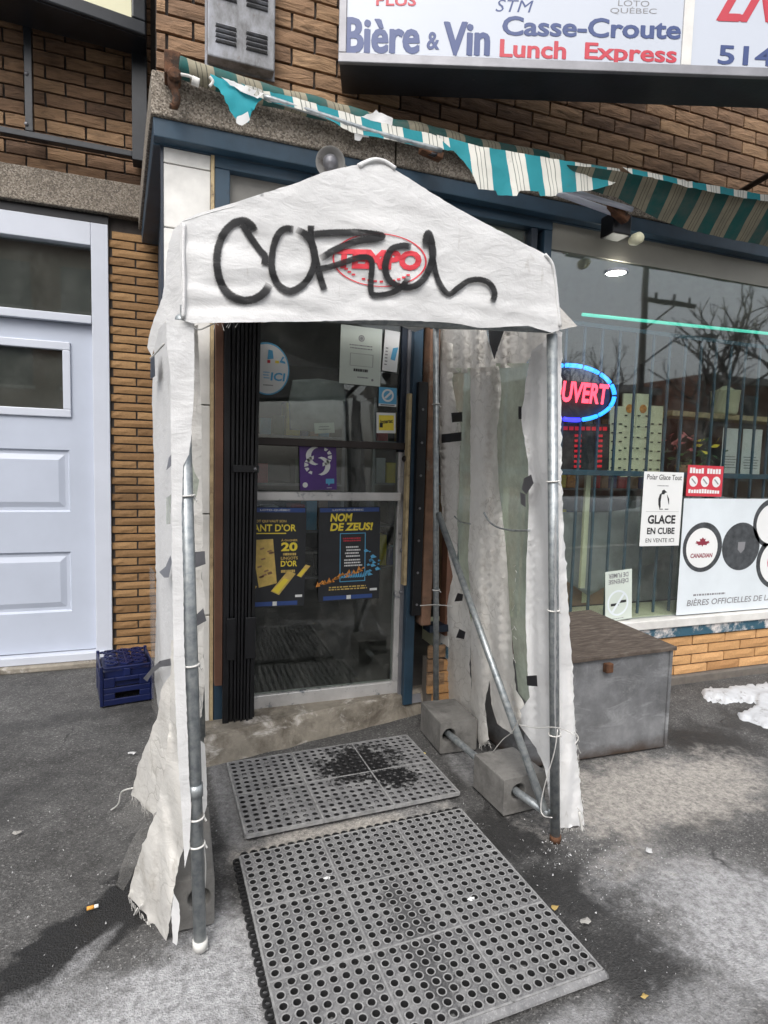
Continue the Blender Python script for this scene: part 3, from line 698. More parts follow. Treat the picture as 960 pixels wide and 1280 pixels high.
# right door jamb: grey stile, blue post, black gate channel, weathered post
YD = 2.93
def jamb(name, pa_, pb_, py, Y0, Y1, z0, z1, mat, **k):
    return part(name, MB().box((vx(pa_, py, Y0), Y0, z0), (vx(pb_, py, Y0), Y1, z1)), mat, sh, **k)
jamb('door_jamb', 502.5, 509, 700, 2.91, 2.99, .06, 2.118, 'grey_metal', bevel=.003)
jamb('jamb_strip', 509.5, 513.5, 560, 2.86, 2.90, .72, 1.72, 'wood_pale', bevel=.003)
jamb('blue_post', 509.5, 521, 700, 2.865 if False else 2.872, 2.95, .06, 2.118, 'blue', bevel=.004)
gc = jamb('gate_channel', 519, 530, 640, 2.835, 2.87, .56, 1.78, 'black', bevel=.002)
for k in range(7):
    z = .62+.17*k; xc = (vx(519, 640, 2.835)+vx(530, 640, 2.835))/2
    part('bolt', MB().lathe([(.0, -.004), (.006, -.004), (.007, 0)], (xc, 2.834, z), (0, 1, 0), 8), 'grey_metal', gc)
jamb('wooden_post', 530.5, 543, 660, 2.84, 2.93, .50, 2.118, 'wood_old', bevel=.008)
part('post_plate', MB().box((1.31, 2.838, .46), (1.43, 2.93, .496)), 'navy', sh)
part('window_side_board', MB().box((1.41, 2.86, .43), (1.469, 2.93, 2.118)), 'wood_red', sh)
part('brown_board', MB().box((.198, 2.80, .30), (.232, 2.85, 2.118)), 'wood_red', sh)
# ---- the glass door
dr = MB()
zr = [(.105, .185), ]
gx0, gx1 = .30, vx(497, 620, YD)
sx1 = vx(502, 700, YD)
dr.box((gx0, YD-.005, .105), (sx1, YD+.045, .178)); dr.box((gx1, YD-.005, .179), (sx1, YD+.045, 1.42))
door2 = part('door', dr, 'silver', sh, bevel=.004)
part('upper_stile', MB().box((gx1, YD-.004, 1.421), (sx1, YD+.045, 2.118)), 'navy', door2, bevel=.003)
part('hinge_stile', MB().box((gx0-.05, YD-.004, .105), (gx0-.001, YD+.045, 2.118)), 'navy', door2, bevel=.003)
part('push_bar', MB().box((gx0, YD-.03, 1.163), (gx1+.01, YD-.006, 1.207)), 'silver', door2, bevel=.006)
part('cross_bar', MB().box((gx0-.05, YD-.028, 1.432), (sx1+.005, YD-.006, 1.468)), 'bronze', door2, bevel=.003)
part('pane', MB().box((gx0, YD+.012, .18), (gx1-.001, YD+.018, 1.431)), 'glass_door', door2)
part('pane', MB().box((gx0, YD+.0125, 1.469), (gx1-.001, YD+.0185, 2.118)), 'glass_door', door2)
for px_, py_, r_ in ((502, 688, .012), (501, 740, .012), (500, 667, .006)):
    c = on_y(px_, py_, 2.905); part('bolt', MB().lathe([(0, -.012), (r_*.7, -.011), (r_, -.004), (r_, 0)], c, (0, 1, 0), 12), 'grey_metal', door2, smooth=True)
c = on_y(507, 573.5, 2.90); part('lock', MB().lathe([(0, -.02), (.010, -.02), (.016, -.014), (.018, 0), (.018, .01)], c, (0, 1, 0), 16), 'bronze', door2, smooth=True)
part('threshold', MB().hexa([(.20, 2.86, .06), (1.30, 2.89, .06), (1.30, 3.0, .06), (.20, 3.0, .06), (.20, 2.88, .10), (1.30, 2.91, .10), (1.30, 3.0, .10), (.20, 3.0, .10)]), 'grey_metal', sh)
# concrete step: rough slab, skewed
stp = MB(); nx = 40; V = []; Fc = []
for i in range(nx+1):
    t_ = i/nx; a = Vector((.145, 2.665, 0)).lerp(Vector((1.36, 2.93, 0)), t_)
    def jit(s): return .012*nz((t_*9, s, 2), 1.3, s)
    dz_ = .018*nz((t_*7, 3, 1), 1.1)
    V += [(a.x, a.y-.03+jit(1), -.02), (a.x, a.y-.012+jit(2), .05), (a.x, a.y+.006+jit(3), .098+dz_*.5), (a.x, a.y+.03, .113+dz_*.3), (a.x, max(a.y+.05, 3.0), .112), (a.x, 3.0, -.02)]
for i in range(nx):
    for k in range(5): q = i*6+k; Fc.append((q, q+6, q+7, q+1))
stp.add(V, Fc); stp.f.append(tuple(range(6))); stp.f.append(tuple(nx*6+k for k in range(6)))
part('concrete_step', stp, 'step', sh, smooth=False)

# ------------------------------------------------------------------ folding gate, pushed open against the left of the door
fg = thing('folding_gate', 'black folding security gate, bars bunched at the left of the door', 'security gate', (.26, 2.83, .08))
gb = [(.235, .262), (.268, .284), (.289, .299), (.305, .318), (.322, .332), (.338, .35), (.354, .366), (.372, .388)]
for i, (a, b) in enumerate(gb):
    y0 = 2.80 + (.012 if i % 2 else 0); lean = .012*(i/7)
    part('bar', MB().hexa([(a-lean, y0, .085), (b-lean, y0, .085), (b-lean, y0+.03, .085), (a-lean, y0+.03, .085), (a+lean, y0, 2.1), (b+lean, y0, 2.1), (b+lean, y0+.03, 2.1), (a+lean, y0+.03, 2.1)]), 'black', fg, bevel=.002)
part('back_plate', MB().box((.236, 2.834, .10), (.386, 2.845, 2.09)), 'black', fg)
part('latch', MB().box((.275, 2.785, 1.30), (.392, 2.799, 1.335)), 'black', fg, bevel=.003)
for a, b in ((.25, .29), (.335, .385)): part('hinge_plate', MB().box((a, 2.788, .42), (b, 2.799, .62)), 'black', fg, bevel=.003)
part('pivot', MB().lathe([(0, -.01), (.007, -.009), (.008, 0)], (.375, 2.784, 1.317), (0, 1, 0), 10), 'grey_metal', fg, smooth=True)

# ------------------------------------------------------------------ notices on the door
def sheet_thing(name, px, Y, mat, label, cat, th=.0012, group=None):
    f, wd, ht = face_from_px(px, Y); loc = f(wd/2, 0, 0)
    o = thing(name, label, cat, loc, group)
    part('sheet', rect(MB(), f, 0, 0, wd, ht, .0, th), mat, o); return o, f, wd, ht
def strip(o, f, a0, b0, a1, b1, mat, name='print', l=.0016, th=.0005): return part(name, rect(MB(), f, a0, b0, a1, b1, l, th), mat, o)
def lines(o, f, a0, a1, b0, b1, n, mat, seed=1, hh=.35, name='small_print'):
    mb = MB(); rr = random.Random(seed)
    for k in range(n):
        z = b1-(b1-b0)*(k+.5)/n; h2 = (b1-b0)/n*hh; x = a0+(a1-a0)*rr.uniform(0, .12); e = a1-(a1-a0)*rr.uniform(0, .2)
        while x < e:
            w2 = (a1-a0)*rr.uniform(.03, .11); rect(mb, f, x, z-h2/2, min(x+w2, e), z+h2/2, .0016, .0004); x += w2+(a1-a0)*.02
    return part(name, mb, mat, o)
YP = 2.938
def words(o, f, txt, a0, b0, a1, b1, mat, bold=.02, shear=0, name='lettering', l=.0024, flip=False):
    mb = MB(); add_text(mb, txt, lambda u, v: f(u, v, l), (a0, b0, a1, b1), bold, shear, flip); return part(name, mb, mat, o)
# licence sheet
o, f, W, H = sheet_thing('licence_notice', [(427, 406), (478, 411), (475, 484), (423, 478)], YP-.004, 'paper_green', 'pale licence sheet with a round seal, tallest paper at the top of the door glass', 'notice')
part('seal', MB().ring(f(W*.5, H*.80, .0015), f.u, f.v, .016, .011, th=.0006), 'ink_grey', o); part('seal', MB().disc(f(W*.5, H*.80, .0015), f.u, f.v, .008, th=.0006), 'ink_grey', o)
lines(o, f, W*.2, W*.85, H*.60, H*.70, 2, 'ink_grey', 3); strip(o, f, W*.24, H*.32, W*.80, H*.325, 'ink_grey'); strip(o, f, W*.24, H*.53, W*.80, H*.535, 'ink_grey'); strip(o, f, W*.24, H*.326, W*.25, H*.529, 'ink_grey'); strip(o, f, W*.79, H*.326, W*.80, H*.529, 'ink_grey')
lines(o, f, W*.3, W*.75, H*.22, H*.28, 1, 'ink', 5, .8); lines(o, f, W*.4, W*.75, H*.10, H*.16, 1, 'ink_grey', 6)
part('crest', MB().disc(f(W*.80, H*.10, .0015), f.u, f.v, .007, 6, th=.0006), 'ink_grey', o)
o, f, W, H = sheet_thing('leaflet', [(481, 412), (499, 415), (497, 466), (478, 463)], YP-.004, 'paper', 'narrow white leaflet with a blue figure, right of the licence sheet', 'leaflet')
part('figure', MB().poly([f(W*.5, H*.30), f(W*.8, H*.28), f(W*.95, H*.62), f(W*.6, H*.58)], f.n, .0006), 'print_sky', o); lines(o, f, W*.12, W*.3, H*.12, H*.6, 6, 'ink_grey', 9)
# round sticker
c = on_y(334, 461, YP-.006); o = thing('round_sticker', 'round white sticker lettered ICI at the left of the door glass', 'sticker', c-Vector((0, 0, .13)))
f = Face(c, (1, 0, 0)); part('disc', MB().disc(c, f.u, f.v, .105, 40, r2=.122, th=.001), 'paper', o); part('rim', MB().ring(f(0, 0, .0012), f.u, f.v, .107, .101, 40, .125, .118, th=.0008), 'print_sky', o)
words(o, f, 'ICI', .015, -.055, .088, -.015, 'print_sky', .03, .1); part('cup', MB().poly([f(.0, .045), f(.03, .05), f(.025, .088), f(.005, .092)], f.n, .0006), 'print_sky', o)
part('arrow', MB().poly([f(.058, .035), f(.088, .03), f(.085, .04), f(.07, .045), f(.082, .06), f(.074, .065)], f.n, .0006), 'print_sky', o); strip(o, f, .038, .03, .056, .042, 'print_yellow'); strip(o, f, .0, .028, .014, .042, 'print_red')
lines(o, f, -.02, .012, -.05, -.01, 3, 'print_sky', 4); lines(o, f, -.02, .03, -.085, -.07, 1, 'ink_grey', 4)
# small stickers
o, f, W, H = sheet_thing('square_sticker', [(474, 484), (496, 485), (495, 509), (473, 507)], YP-.004, 'print_sky', 'pale blue square sticker above the yellow one on the door', 'sticker')
part('ring_mark', MB().ring(f(W*.5, H*.58, .0014), f.u, f.v, W*.34, W*.24, th=.0006), 'paper', o); part('swirl', MB().poly([f(W*.3, H*.45), f(W*.4, H*.40), f(W*.72, H*.70), f(W*.62, H*.78)], f.n, .0006), 'paper', o); strip(o, f, 0, 0, W, H*.13, 'paper'); strip(o, f, W*.1, H*.04, W*.9, H*.1, 'ink_grey', l=.0026)
o, f, W, H = sheet_thing('square_sticker', [(471, 516), (495, 516), (494, 542), (470, 541)], YP-.004, 'paper', 'white bordered yellow sticker near the door edge, just over the dark bar', 'sticker')
strip(o, f, W*.12, H*.14, W*.90, H*.88, 'print_yellow'); mb = MB(); add_text(mb, 'Interac', lambda u, v: f(u, v+.12*u, .003), (W*.2, H*.42, W*.84, H*.62), .03); part('lettering', mb, 'ink', o); strip(o, f, W*.16, H*.28, W*.32, H*.5, 'ink', l=.003)
# purple poster
o, f, W, H = sheet_thing('purple_poster', [(375, 557), (421, 557), (420, 612), (374, 613)], YP-.006, 'print_purple', 'purple poster with a white spiral S, between the dark bar and the white push bar', 'poster')
R0 = W*.27
for sgn in (1, -1):
    mb = MB()
    cx, cz = W*(.5-.06*sgn), H*.655+sgn*H*.115
    def cres(a0, a1, off, k0, k1, n_=10):
        P = [f(cx+R0*math.cos(R(a0+(a1-a0)*i/n_))*sgn, cz+R0*.92*math.sin(R(a0+(a1-a0)*i/n_))*sgn) for i in range(n_+1)]
        Q = [f(cx+(off*R0+R0*k0*math.cos(R(a0+(a1-a0)*i/n_)))*sgn, cz+R0*k1*math.sin(R(a0+(a1-a0)*i/n_))*sgn) for i in range(n_, -1, -1)]
        for i in range(n_): mb.poly([P[i], P[i+1], Q[n_-i-1], Q[n_-i]], f.n, .0006)
        part('spiral_band', mb, 'paper', o)
    cres(95, 265, .30, .78, .80)
    for k in range(5):
        a = 60-32*k; r0, r1 = R0*1.12, R0*(.80-.05*k if k < 3 else .72); d_ = 11+k
        ox, oz = cx+W*.14*sgn, cz-sgn*H*.02; mb = MB()
        mb.poly([f(ox+sgn*r0*math.cos(R(a-d_)), oz+sgn*r0*.85*math.sin(R(a-d_))), f(ox+sgn*r0*math.cos(R(a+d_)), oz+sgn*r0*.85*math.sin(R(a+d_))), f(ox+sgn*r1*math.cos(R(a+d_*.7)), oz+sgn*r1*.85*math.sin(R(a+d_*.7))), f(ox+sgn*r1*math.cos(R(a-d_*.7)), oz+sgn*r1*.85*math.sin(R(a-d_*.7)))], f.n, .0006)
        part('spiral_band', mb, 'paper', o)
part('badge', MB().disc(f(W*.14, H*.12, .0014), f.u, f.v, W*.07, 16, th=.0006), 'paper', o)
part('bubble', MB().poly([f(W*.7, H*.14), f(W*.76, H*.14), f(W*.78, H*.09), f(W*.82, H*.14), f(W*.93, H*.14), f(W*.93, H*.25), f(W*.7, H*.25)], f.n, .0006), 'print_sky', o); lines(o, f, W*.7, W*.9, H*.03, H*.06, 1, 'paper', 2)
# two lottery posters
def lottery(px, label, which):
    o, f, W, H = sheet_thing('lottery_poster', px, YP-.006, 'print_dark', label, 'poster', group='lottery posters in the door glass')
    strip(o, f, W*.02, H*.95, W*.98, H*.995, 'print_blue', 'top_band'); words(o, f, 'LOTO-QUÉBEC', W*.22, H*.96, W*.72, H*.985, 'paper', .01)
    strip(o, f, W*.08, H*.012, W*.46, H*.055, 'print_blue', 'logo_box'); strip(o, f, W*.52, H*.012, W*.88, H*.055, 'print_blue', 'logo_box'); strip(o, f, W*.455, H*.012, W*.525, H*.055, 'paper', 'logo_box', l=.0028)
    strip(o, f, W*.84, H*.09, W*.96, H*.115, 'paper', 'tag')
    if which == 0:
        words(o, f, 'UN LOT QUI VAUT SON', W*.02, H*.845, W*.66, H*.875, 'print_gold', .02); words(o, f, 'PESANT D’OR', -W*.10, H*.76, W*.83, H*.83, 'print_yellow', .02)
        strip(o, f, W*.0, H*.735, W*.66, H*.745, 'print_yellow'); words(o, f, 'À GAGNER', W*.58, H*.66, W*.86, H*.685, 'print_gold', .02); words(o, f, '20', W*.58, H*.56, W*.86, H*.65, 'print_yellow', .04)
        words(o, f, 'LINGOTS', W*.58, H*.475, W*.87, H*.505, 'print_gold', .02); lines(o, f, W*.58, W*.90, H*.515, H*.545, 1, 'print_gold', 2, .8); words(o, f, 'D’OR', W*.58, H*.405, W*.86, H*.465, 'print_yellow', .03); lines(o, f, W*.58, W*.86, H*.34, H*.375, 1, 'print_gold', 3, .8)
        part('ticket', MB().poly([f(W*.22, H*.20), f(W*.52, H*.24), f(W*.44, H*.685), f(W*.08, H*.675)], f.n, .0007), 'print_gold', o); mb = MB(); rr = random.Random(4)
        for k in range(12): a, b = rr.uniform(.18, .42), rr.uniform(.26, .60); mb.poly([f(W*a, H*b, .0034), f(W*(a+.07), H*(b+.012), .0034), f(W*(a+.06), H*(b+.028), .0034), f(W*(a-.01), H*(b+.015), .0034)], f.n, .0004)
        part('ticket_print', mb, 'kraft', o)
        for (a, b, s_) in ((.42, .14, 1), (.86, .30, .55), (-.02, .12, .5)):
            part('gold_bar', MB().poly([f(W*a, H*(b+.02*s_)), f(W*(a+.14*s_), H*(b-.02*s_)), f(W*(a+.42*s_), H*(b+.19*s_)), f(W*(a+.28*s_), H*(b+.22*s_))], f.n, .001), 'print_gold', o)
            part('gold_bar_end', MB().poly([f(W*(a+.02*s_), H*(b+.025*s_), .0036), f(W*(a+.12*s_), H*(b-.005*s_), .0036), f(W*(a+.30*s_), H*(b+.13*s_), .0036), f(W*(a+.22*s_), H*(b+.15*s_), .0036)], f.n, .0005), 'print_yellow', o)
    else:
        words(o, f, 'NOM', W*.18, H*.85, W*.54, H*.935, 'print_yellow', .04, .15); words(o, f, 'DE ZEUS!', W*.18, H*.75, W*.88, H*.835, 'print_yellow', .04, .15)
        bx = (W*.34, H*.20, W*.76, H*.725)
        for q in ((bx[0], bx[1], bx[2], bx[1]+.004), (bx[0], bx[3]-.004, bx[2], bx[3]), (bx[0], bx[1]+.004, bx[0]+.004, bx[3]-.004), (bx[2]-.004, bx[1]+.004, bx[2], bx[3]-.004)): strip(o, f, *q, 'print_sky', 'card_edge')
        lines(o, f, W*.38, W*.72, H*.63, H*.68, 2, 'print_red', 3, .6); lines(o, f, W*.42, W*.68, H*.46, H*.59, 4, 'paper', 5, .5); lines(o, f, W*.38, W*.73, H*.36, H*.45, 3, 'paper', 6, .5)
        mb = MB(); rr = random.Random(8)
        for k in range(26):
            t_ = k/25; a, b = -.02+.72*t_, .17+.14*t_+rr.uniform(-.02, .02); s_ = rr.uniform(.02, .06)
            mb.poly([f(W*(a-.02), H*b), f(W*(a+.05), H*(b+.01)), f(W*(a+.02+rr.uniform(-.02, .03)), H*(b+s_))], f.n, .0006)
        part('flames', mb, 'print_orange', o); mb = MB()
        for k in range(16):
            a, b = rr.uniform(.74, .98), rr.uniform(.25, .52); s_ = rr.uniform(.03, .09); mb.poly([f(W*a, H*b), f(W*(a+s_), H*(b+s_*.15)), f(W*(a+s_*.3), H*(b+s_*.5)), f(W*(a-s_*.2), H*(b+s_*.3))], f.n, .0004)
        for k in range(10): a = .36+.038*k; mb.poly([f(W*a, H*.24), f(W*(a+.04), H*.25), f(W*(a+.03), H*(.29+rr.uniform(0, .05)))], f.n, .0004)
        part('lightning', mb, 'print_sky', o); lines(o, f, W*.15, W*.92, H*.11, H*.16, 2, 'print_gold', 8, .5)
lottery([(309, 634), (382, 634), (381, 757), (306, 760)], 'lottery poster with gold bars and the big yellow number 20', 0)
lottery([(399, 634), (477, 634), (472, 747), (397, 753)], 'lottery poster with flames and a yellow NOM DE ZEUS! heading', 1)
# plastic bag and papers seen through the door
def bag():
    mb = sheet([(366, 475), (398, 473), (430, 478), (432, 520), (428, 536), (400, 540), (362, 537), (361, 500)], lambda x, y: on_y(x, y, 3.06), 4, lambda p: .02*nz(p, 14)+.008*nz(p, 40, 3))
    o = solid('plastic_bag', mb, 'tarp_grey', 'crumpled grey plastic sheet hanging behind the upper door glass', 'plastic sheet', smooth=True)
    o.modifiers.new('thickness', 'SOLIDIFY').thickness = .003
bag()
o, f, W, H = sheet_thing('price_card', [(393, 529), (418, 528), (418, 541), (393, 542)], 3.02, 'paper_green', 'small pale card behind the door glass, just above the dark bar', 'card'); lines(o, f, W*.15, W*.85, H*.25, H*.75, 2, 'ink_grey', 2)

# shelving inside
def shelf_unit(x0, x1, y, label, seed, cat='shelf'):
    o = thing('shelf_unit', label, cat, ((x0+x1)/2, y, .1), 'shelving inside the dim shop'); rr = random.Random(seed)
    for x in (x0, x1-.03): part('upright', MB().box((x, y, .1), (x+.03, y+.4, 2.0)), 'grey_metal', o)
    pal = ['print_red', 'print_yellow', 'print_sky', 'paper', 'print_blue', 'kraft', 'print_orange', 'print_dark', 'plant_green']
    for z in (.3, .72, 1.14, 1.56):
        part('shelf', MB().box((x0+.031, y, z), (x1-.031, y+.4, z+.02)), 'grey_metal', o); x = x0+.05
        while x < x1-.16:
            wd = rr.uniform(.06, .14); h_ = rr.uniform(.14, .32)
            if rr.random() < .85: part('packet', MB().box((x, y+.03, z+.0205), (x+wd, y+.25, z+.02+h_)), rr.choice(pal), o, bevel=.006)
            x += wd+.012
shelf_unit(.35, 1.5, 5.2, 'goods shelf in the dark behind the door glass', 1); shelf_unit(1.9, 3.3, 5.6, 'goods shelf behind the neon sign, deep inside', 2); shelf_unit(3.5, 5.2, 5.0, 'goods shelf behind the flowers, deep inside at right', 3)
# ------------------------------------------------------------------ behind the wide window
gr = thing('window_grille', 'row of thin blue steel bars with a cross rail inside the wide window', 'grille', (3.4, 3.0, .43))
x = 1.55
while x < 5.5:
    part('bar', MB().box((x-.0065, 2.995, .431), (x+.0065, 3.008, 2.22)), 'bar_blue', gr); x += .131
part('rail', MB().box((1.5, 2.985, 1.318), (5.55, 2.9945, 1.352)), 'bar_blue', gr, bevel=.003); part('rail', MB().box((1.5, 2.985, 2.20), (5.55, 2.9945, 2.225)), 'bar_blue', gr)
a, b = on_y(728, 393, 2.96), on_y(1010, 422, 2.96)
solid('led_strip', MB().tube([a, b], .010, 8), emit('teal_led', (.08, .62, .46), .75), 'glowing teal light strip running across the top of the wide window', 'light strip', smooth=True)
# neon
nf = Face(on_y(716, 491, 2.94), (1, 0, 0)); c = nf.o
nb = thing('neon_sign', 'lit neon OUVERT sign with a blue oval in the wide window', 'neon sign', c-Vector((0, 0, .2)))
rx = (on_y(768, 491, 2.94)-c).length; rz = (on_y(716, 457, 2.94)-on_y(716, 525, 2.94)).length/2
part('backing', MB().disc(c+Vector((0, .035, 0)), (1, 0, 0), (0, 0, 1), rx*.98, 40, rz*.98, th=.004), 'print_dark', nb)
blue = emit('neon_blue', (.02, .22, 1.0), 2.6); blue2 = emit('neon_deep_blue', (.03, .03, 1.0), 3.0); red = emit('neon_red', (1.0, .05, .09), 3.0)
for k in range(14):
    a0, a1 = 2*math.pi*k/14+.05, 2*math.pi*(k+1)/14-.03
    pts = [c+Vector((rx*math.cos(a0+(a1-a0)*i/6), 0, rz*math.sin(a0+(a1-a0)*i/6))) for i in range(7)]
    part('tube', MB().tube(pts, .0125, 8), blue2 if k in (9, 10) else blue, nb, smooth=True)
mb = MB(); x0, x1 = on_y(686, 490, 2.94).x, on_y(761, 490, 2.94).x; add_text(mb, 'OUVERT', lambda u, v: Vector((u, 2.938, v)), (x0, c.z-rz*.36, x1, c.z+rz*.42), .035, .15); part('lettering', mb, red, nb)
# hours board under the neon
o, f, W, H = sheet_thing('led_hours_board', [(690, 530), (760, 530), (758, 588), (688, 588)], 3.03, 'print_dark', 'dark board with two columns of red lit figures below the neon sign', 'display board', th=.02)
led = emit('led_red', (.6, .015, .03), .3); mb = MB(); rr = random.Random(3)
for a in (.42, .80):
    for k in range(7): rect(mb, f, W*(a-.06), H*(.06+.11*k), W*(a+.06), H*(.06+.11*k+.055), .024, .001)
for k in range(9): rect(mb, f, W*(.06+.1*k), H*.86, W*(.06+.1*k+.075), H*.94, .024, .001)
part('figures', mb, led, o)
# cream menu boards
for i, (px, lab) in enumerate([([(762, 508), (778, 508), (775, 592), (758, 592)], 'narrow cream card rack, left of the two with orange dots'), ([(778, 492), (793, 492), (790, 596), (775, 596)], 'cream card rack with an orange dot, left of its twin'), ([(793.5, 492), (810, 493), (807, 596), (790.5, 596)], 'cream card rack with an orange dot beside a narrow plain rack'), ([(810.5, 507), (827, 508), (823, 594), (807.5, 594)], 'narrow cream card rack nearest the flowers')]):
    o, f, W, H = sheet_thing('card_rack', px, 3.10, 'cream', lab, 'card rack', th=.012, group='cream card racks in the window')
    for k in range(6):
        strip(o, f, W*.12, H*(.08+.13*k), W*.30, H*(.08+.13*k)+.008, 'ink', 'hook', l=.014, th=.004); strip(o, f, W*.7, H*(.08+.13*k), W*.9, H*(.08+.13*k)+.008, 'ink', 'hook', l=.014, th=.004)
    if i in (1, 2): part('dot', MB().disc(f(W*.5, H*.82, .014), f.u, f.v, .028, 16, th=.002), 'print_orange', o)
# shelf with pot, papers, flowers
a, b = on_y(838, 516, 3.12), on_y(1000, 522, 3.12)
shf = solid('wall_shelf', MB().box((a.x, 3.10, a.z-.02), (5.2, 3.28, a.z+.015)), 'wood_pale', 'wooden shelf behind the window bars at the right', 'shelf', bevel=.004)
c = on_y(905, 515, 3.16); c.z = a.z+.0155
solid('plastic_tub', MB().lathe([(0, 0), (.075, 0), (.085, .02), (.095, .16), (.10, .165), (.06, .17), (.02, .20), (0, .20)], c, (0, 0, 1), 20), 'cream', 'cream plastic tub standing on the wooden shelf', 'tub', smooth=True)
for i, (px, lab) in enumerate([([(903, 535), (925, 536), (923, 592), (901, 591)], 'white paper pinned under the shelf, left one'), ([(928, 536), (952, 537), (950, 593), (926, 592)], 'white paper pinned under the shelf, right one')]):
    o, f, W, H = sheet_thing('pinned_paper', px, 3.14, 'paper', lab, 'paper'); lines(o, f, W*.1, W*.9, H*.1, H*.4, 5, 'ink_grey', i)
pl = thing('flower_pot', 'pink and yellow potted flowers behind the window bars', 'potted flowers', on_y(858, 600, 3.13)); base = on_y(858, 585, 3.15)
part('pot', MB().lathe([(0, -.1), (.06, -.1), (.08, .02), (.07, .02), (0, .0)], base, (0, 0, 1), 16), 'kraft', pl, smooth=True)
rr = random.Random(5); lf = MB(); pk = MB(); yl = MB()
for k in range(130):
    q = base+Vector((rr.gauss(0, .13), rr.gauss(0, .03), rr.uniform(-.02, .22))); s_ = rr.uniform(.02, .04); d = Vector((rr.uniform(-1, 1), rr.uniform(-1, .2), rr.uniform(-.5, 1))).normalized(); e = d.orthogonal().normalized()
    tgt = lf
    if q.z > base.z+.10: tgt = pk if q.x < base.x+.05 else (yl if rr.random() < .5 else lf)
    tgt.add([q, q+d*s_+e*s_*.4, q+d*s_*1.8, q+d*s_-e*s_*.4], [(0, 1, 2, 3)])
part('leaves', lf, 'plant_green', pl, kind='stuff'); part('petals', pk, 'plant_pink', pl, kind='stuff'); part('yellow_petals', yl, 'print_yellow', pl, kind='stuff')
# boxes and sheets behind the low part of the window
def kbox(a, b, mat, label, name='cardboard_box', cat='box'):
    o = thing(name, label, cat, ((a[0]+b[0])/2, (a[1]+b[1])/2, a[2])); part('carton', MB().box(a, b), mat, o, bevel=.006)
    part('flap', MB().box((a[0]+.01, a[1]-.004, b[2]-.07), (b[0]-.01, a[1]-.0005, b[2]-.01)), mat, o); part('tape', MB().box(((a[0]+b[0])/2-.02, a[1]-.0055, a[2]+.02), ((a[0]+b[0])/2+.02, a[1]-.0045, b[2])), 'cream', o)
kbox((1.70, 3.26, .43), (2.3, 3.75, 1.22), 'kraft', 'tall brown carton low behind the window bars, by the tent'); kbox((2.35, 3.27, .43), (2.95, 3.7, .98), 'kraft', 'lower brown carton behind the no smoking card')
kbox((3.0, 3.28, .43), (4.6, 3.8, 1.15), 'tarp_grey', 'grey carton behind the window posters', 'grey_carton'); 
a, b = on_y(735, 592, 3.12), on_y(727, 735, 3.06)
solid('white_stick', MB().bar(a, b, .035, .02), 'cream', 'pale wooden strip leaning behind the window bars', 'strip')
mb = sheet([(700, 640), (760, 640), (840, 628), (846, 660), (845, 690), (780, 720), (735, 745), (700, 720)], lambda x, y: on_y(x, y, 3.20), 8, lambda p: .03*nz(p, 7))
solid('plastic_cover', mb, 'tarp_grey', 'slack grey plastic cover draped behind the window bars', 'plastic cover', smooth=True).modifiers.new('thickness', 'SOLIDIFY').thickness = .004

# ------------------------------------------------------------------ notices on the wide window
YW = 2.878
o, f, W, H = sheet_thing('ice_poster', [(805, 590), (853.5, 590), (849.5, 682.5), (799.5, 682)], YW, 'paper', 'white GLACE EN CUBE notice with a penguin on the wide window', 'notice')
words(o, f, 'Polar Glace Tout', W*.07, H*.895, W*.95, H*.965, 'ink', .008, .1); lines(o, f, W*.3, W*.7, H*.80, H*.83, 1, 'ink_grey', 2); strip(o, f, W*.1, H*.465, W*.93, H*.468, 'ink_grey')
words(o, f, 'GLACE', W*.16, H*.30, W*.86, H*.42, 'ink', .035); words(o, f, 'EN CUBE', W*.16, H*.16, W*.86, H*.25, 'ink', .03); words(o, f, 'EN VENTE ICI', W*.14, H*.05, W*.86, H*.105, 'ink', .0)
pg = MB(); P = [(.44, .50), (.40, .56), (.39, .64), (.42, .70), (.47, .72), (.46, .66), (.45, .60), (.46, .53)]
pg.poly([f(W*a, H*b) for a, b in P], f.n, .0006); pg.poly([f(W*a, H*b) for a, b in [(.46, .70), (.47, .75), (.52, .765), (.57, .74), (.60, .73), (.55, .72), (.53, .70)]], f.n, .0006); pg.poly([f(W*a, H*b) for a, b in [(.60, .70), (.66, .64), (.67, .56), (.65, .58), (.62, .65)]], f.n, .0006)
pg.poly([f(W*a, H*b) for a, b in [(.43, .495), (.52, .495), (.52, .505), (.43, .505)]], f.n, .0006); pg.poly([f(W*a, H*b) for a, b in [(.57, .495), (.66, .495), (.66, .505), (.57, .505)]], f.n, .0006); part('penguin', pg, 'ink', o)
o, f, W, H = sheet_thing('red_sticker', [(860, 581), (904, 583), (902, 621), (857, 620)], YW, 'print_red', 'small red sticker with three white circles above the beer poster', 'sticker')
mb = MB(); rr = random.Random(2)
for a in (.18, .50, .82): mb.disc(f(W*a, H*.48, .0014), f.u, f.v, W*.115, 20, th=.0006)
part('circle', mb, 'paper', o)
for a in (.18, .50, .82): part('stroke', MB().poly([f(W*(a-.07), H*.55, .0026), f(W*(a-.05), H*.58, .0026), f(W*(a+.07), H*.42, .0026), f(W*(a+.05), H*.39, .0026)], f.n, .0005), 'ink_grey', o)
mb = MB()
for k, (b0, b1, n_) in enumerate(((.74, .90, 11), (.10, .22, 12))):
    for i in range(n_):
        if (k == 0 and i == 5): continue
        x = W*(.06+.88*i/n_); rect(mb, f, x, H*b0, x+W*.88/n_*.78, H*(b1+rr.uniform(-.02, .02)), .0016, .0005)
part('lettering', mb, 'paper', o)
o, f, W, H = sheet_thing('no_smoking_card', [(754, 718), (784, 710), (795, 773), (759, 775)], YW-.002, 'paper_green', 'pale no smoking card stuck upside down low on the wide window', 'notice')
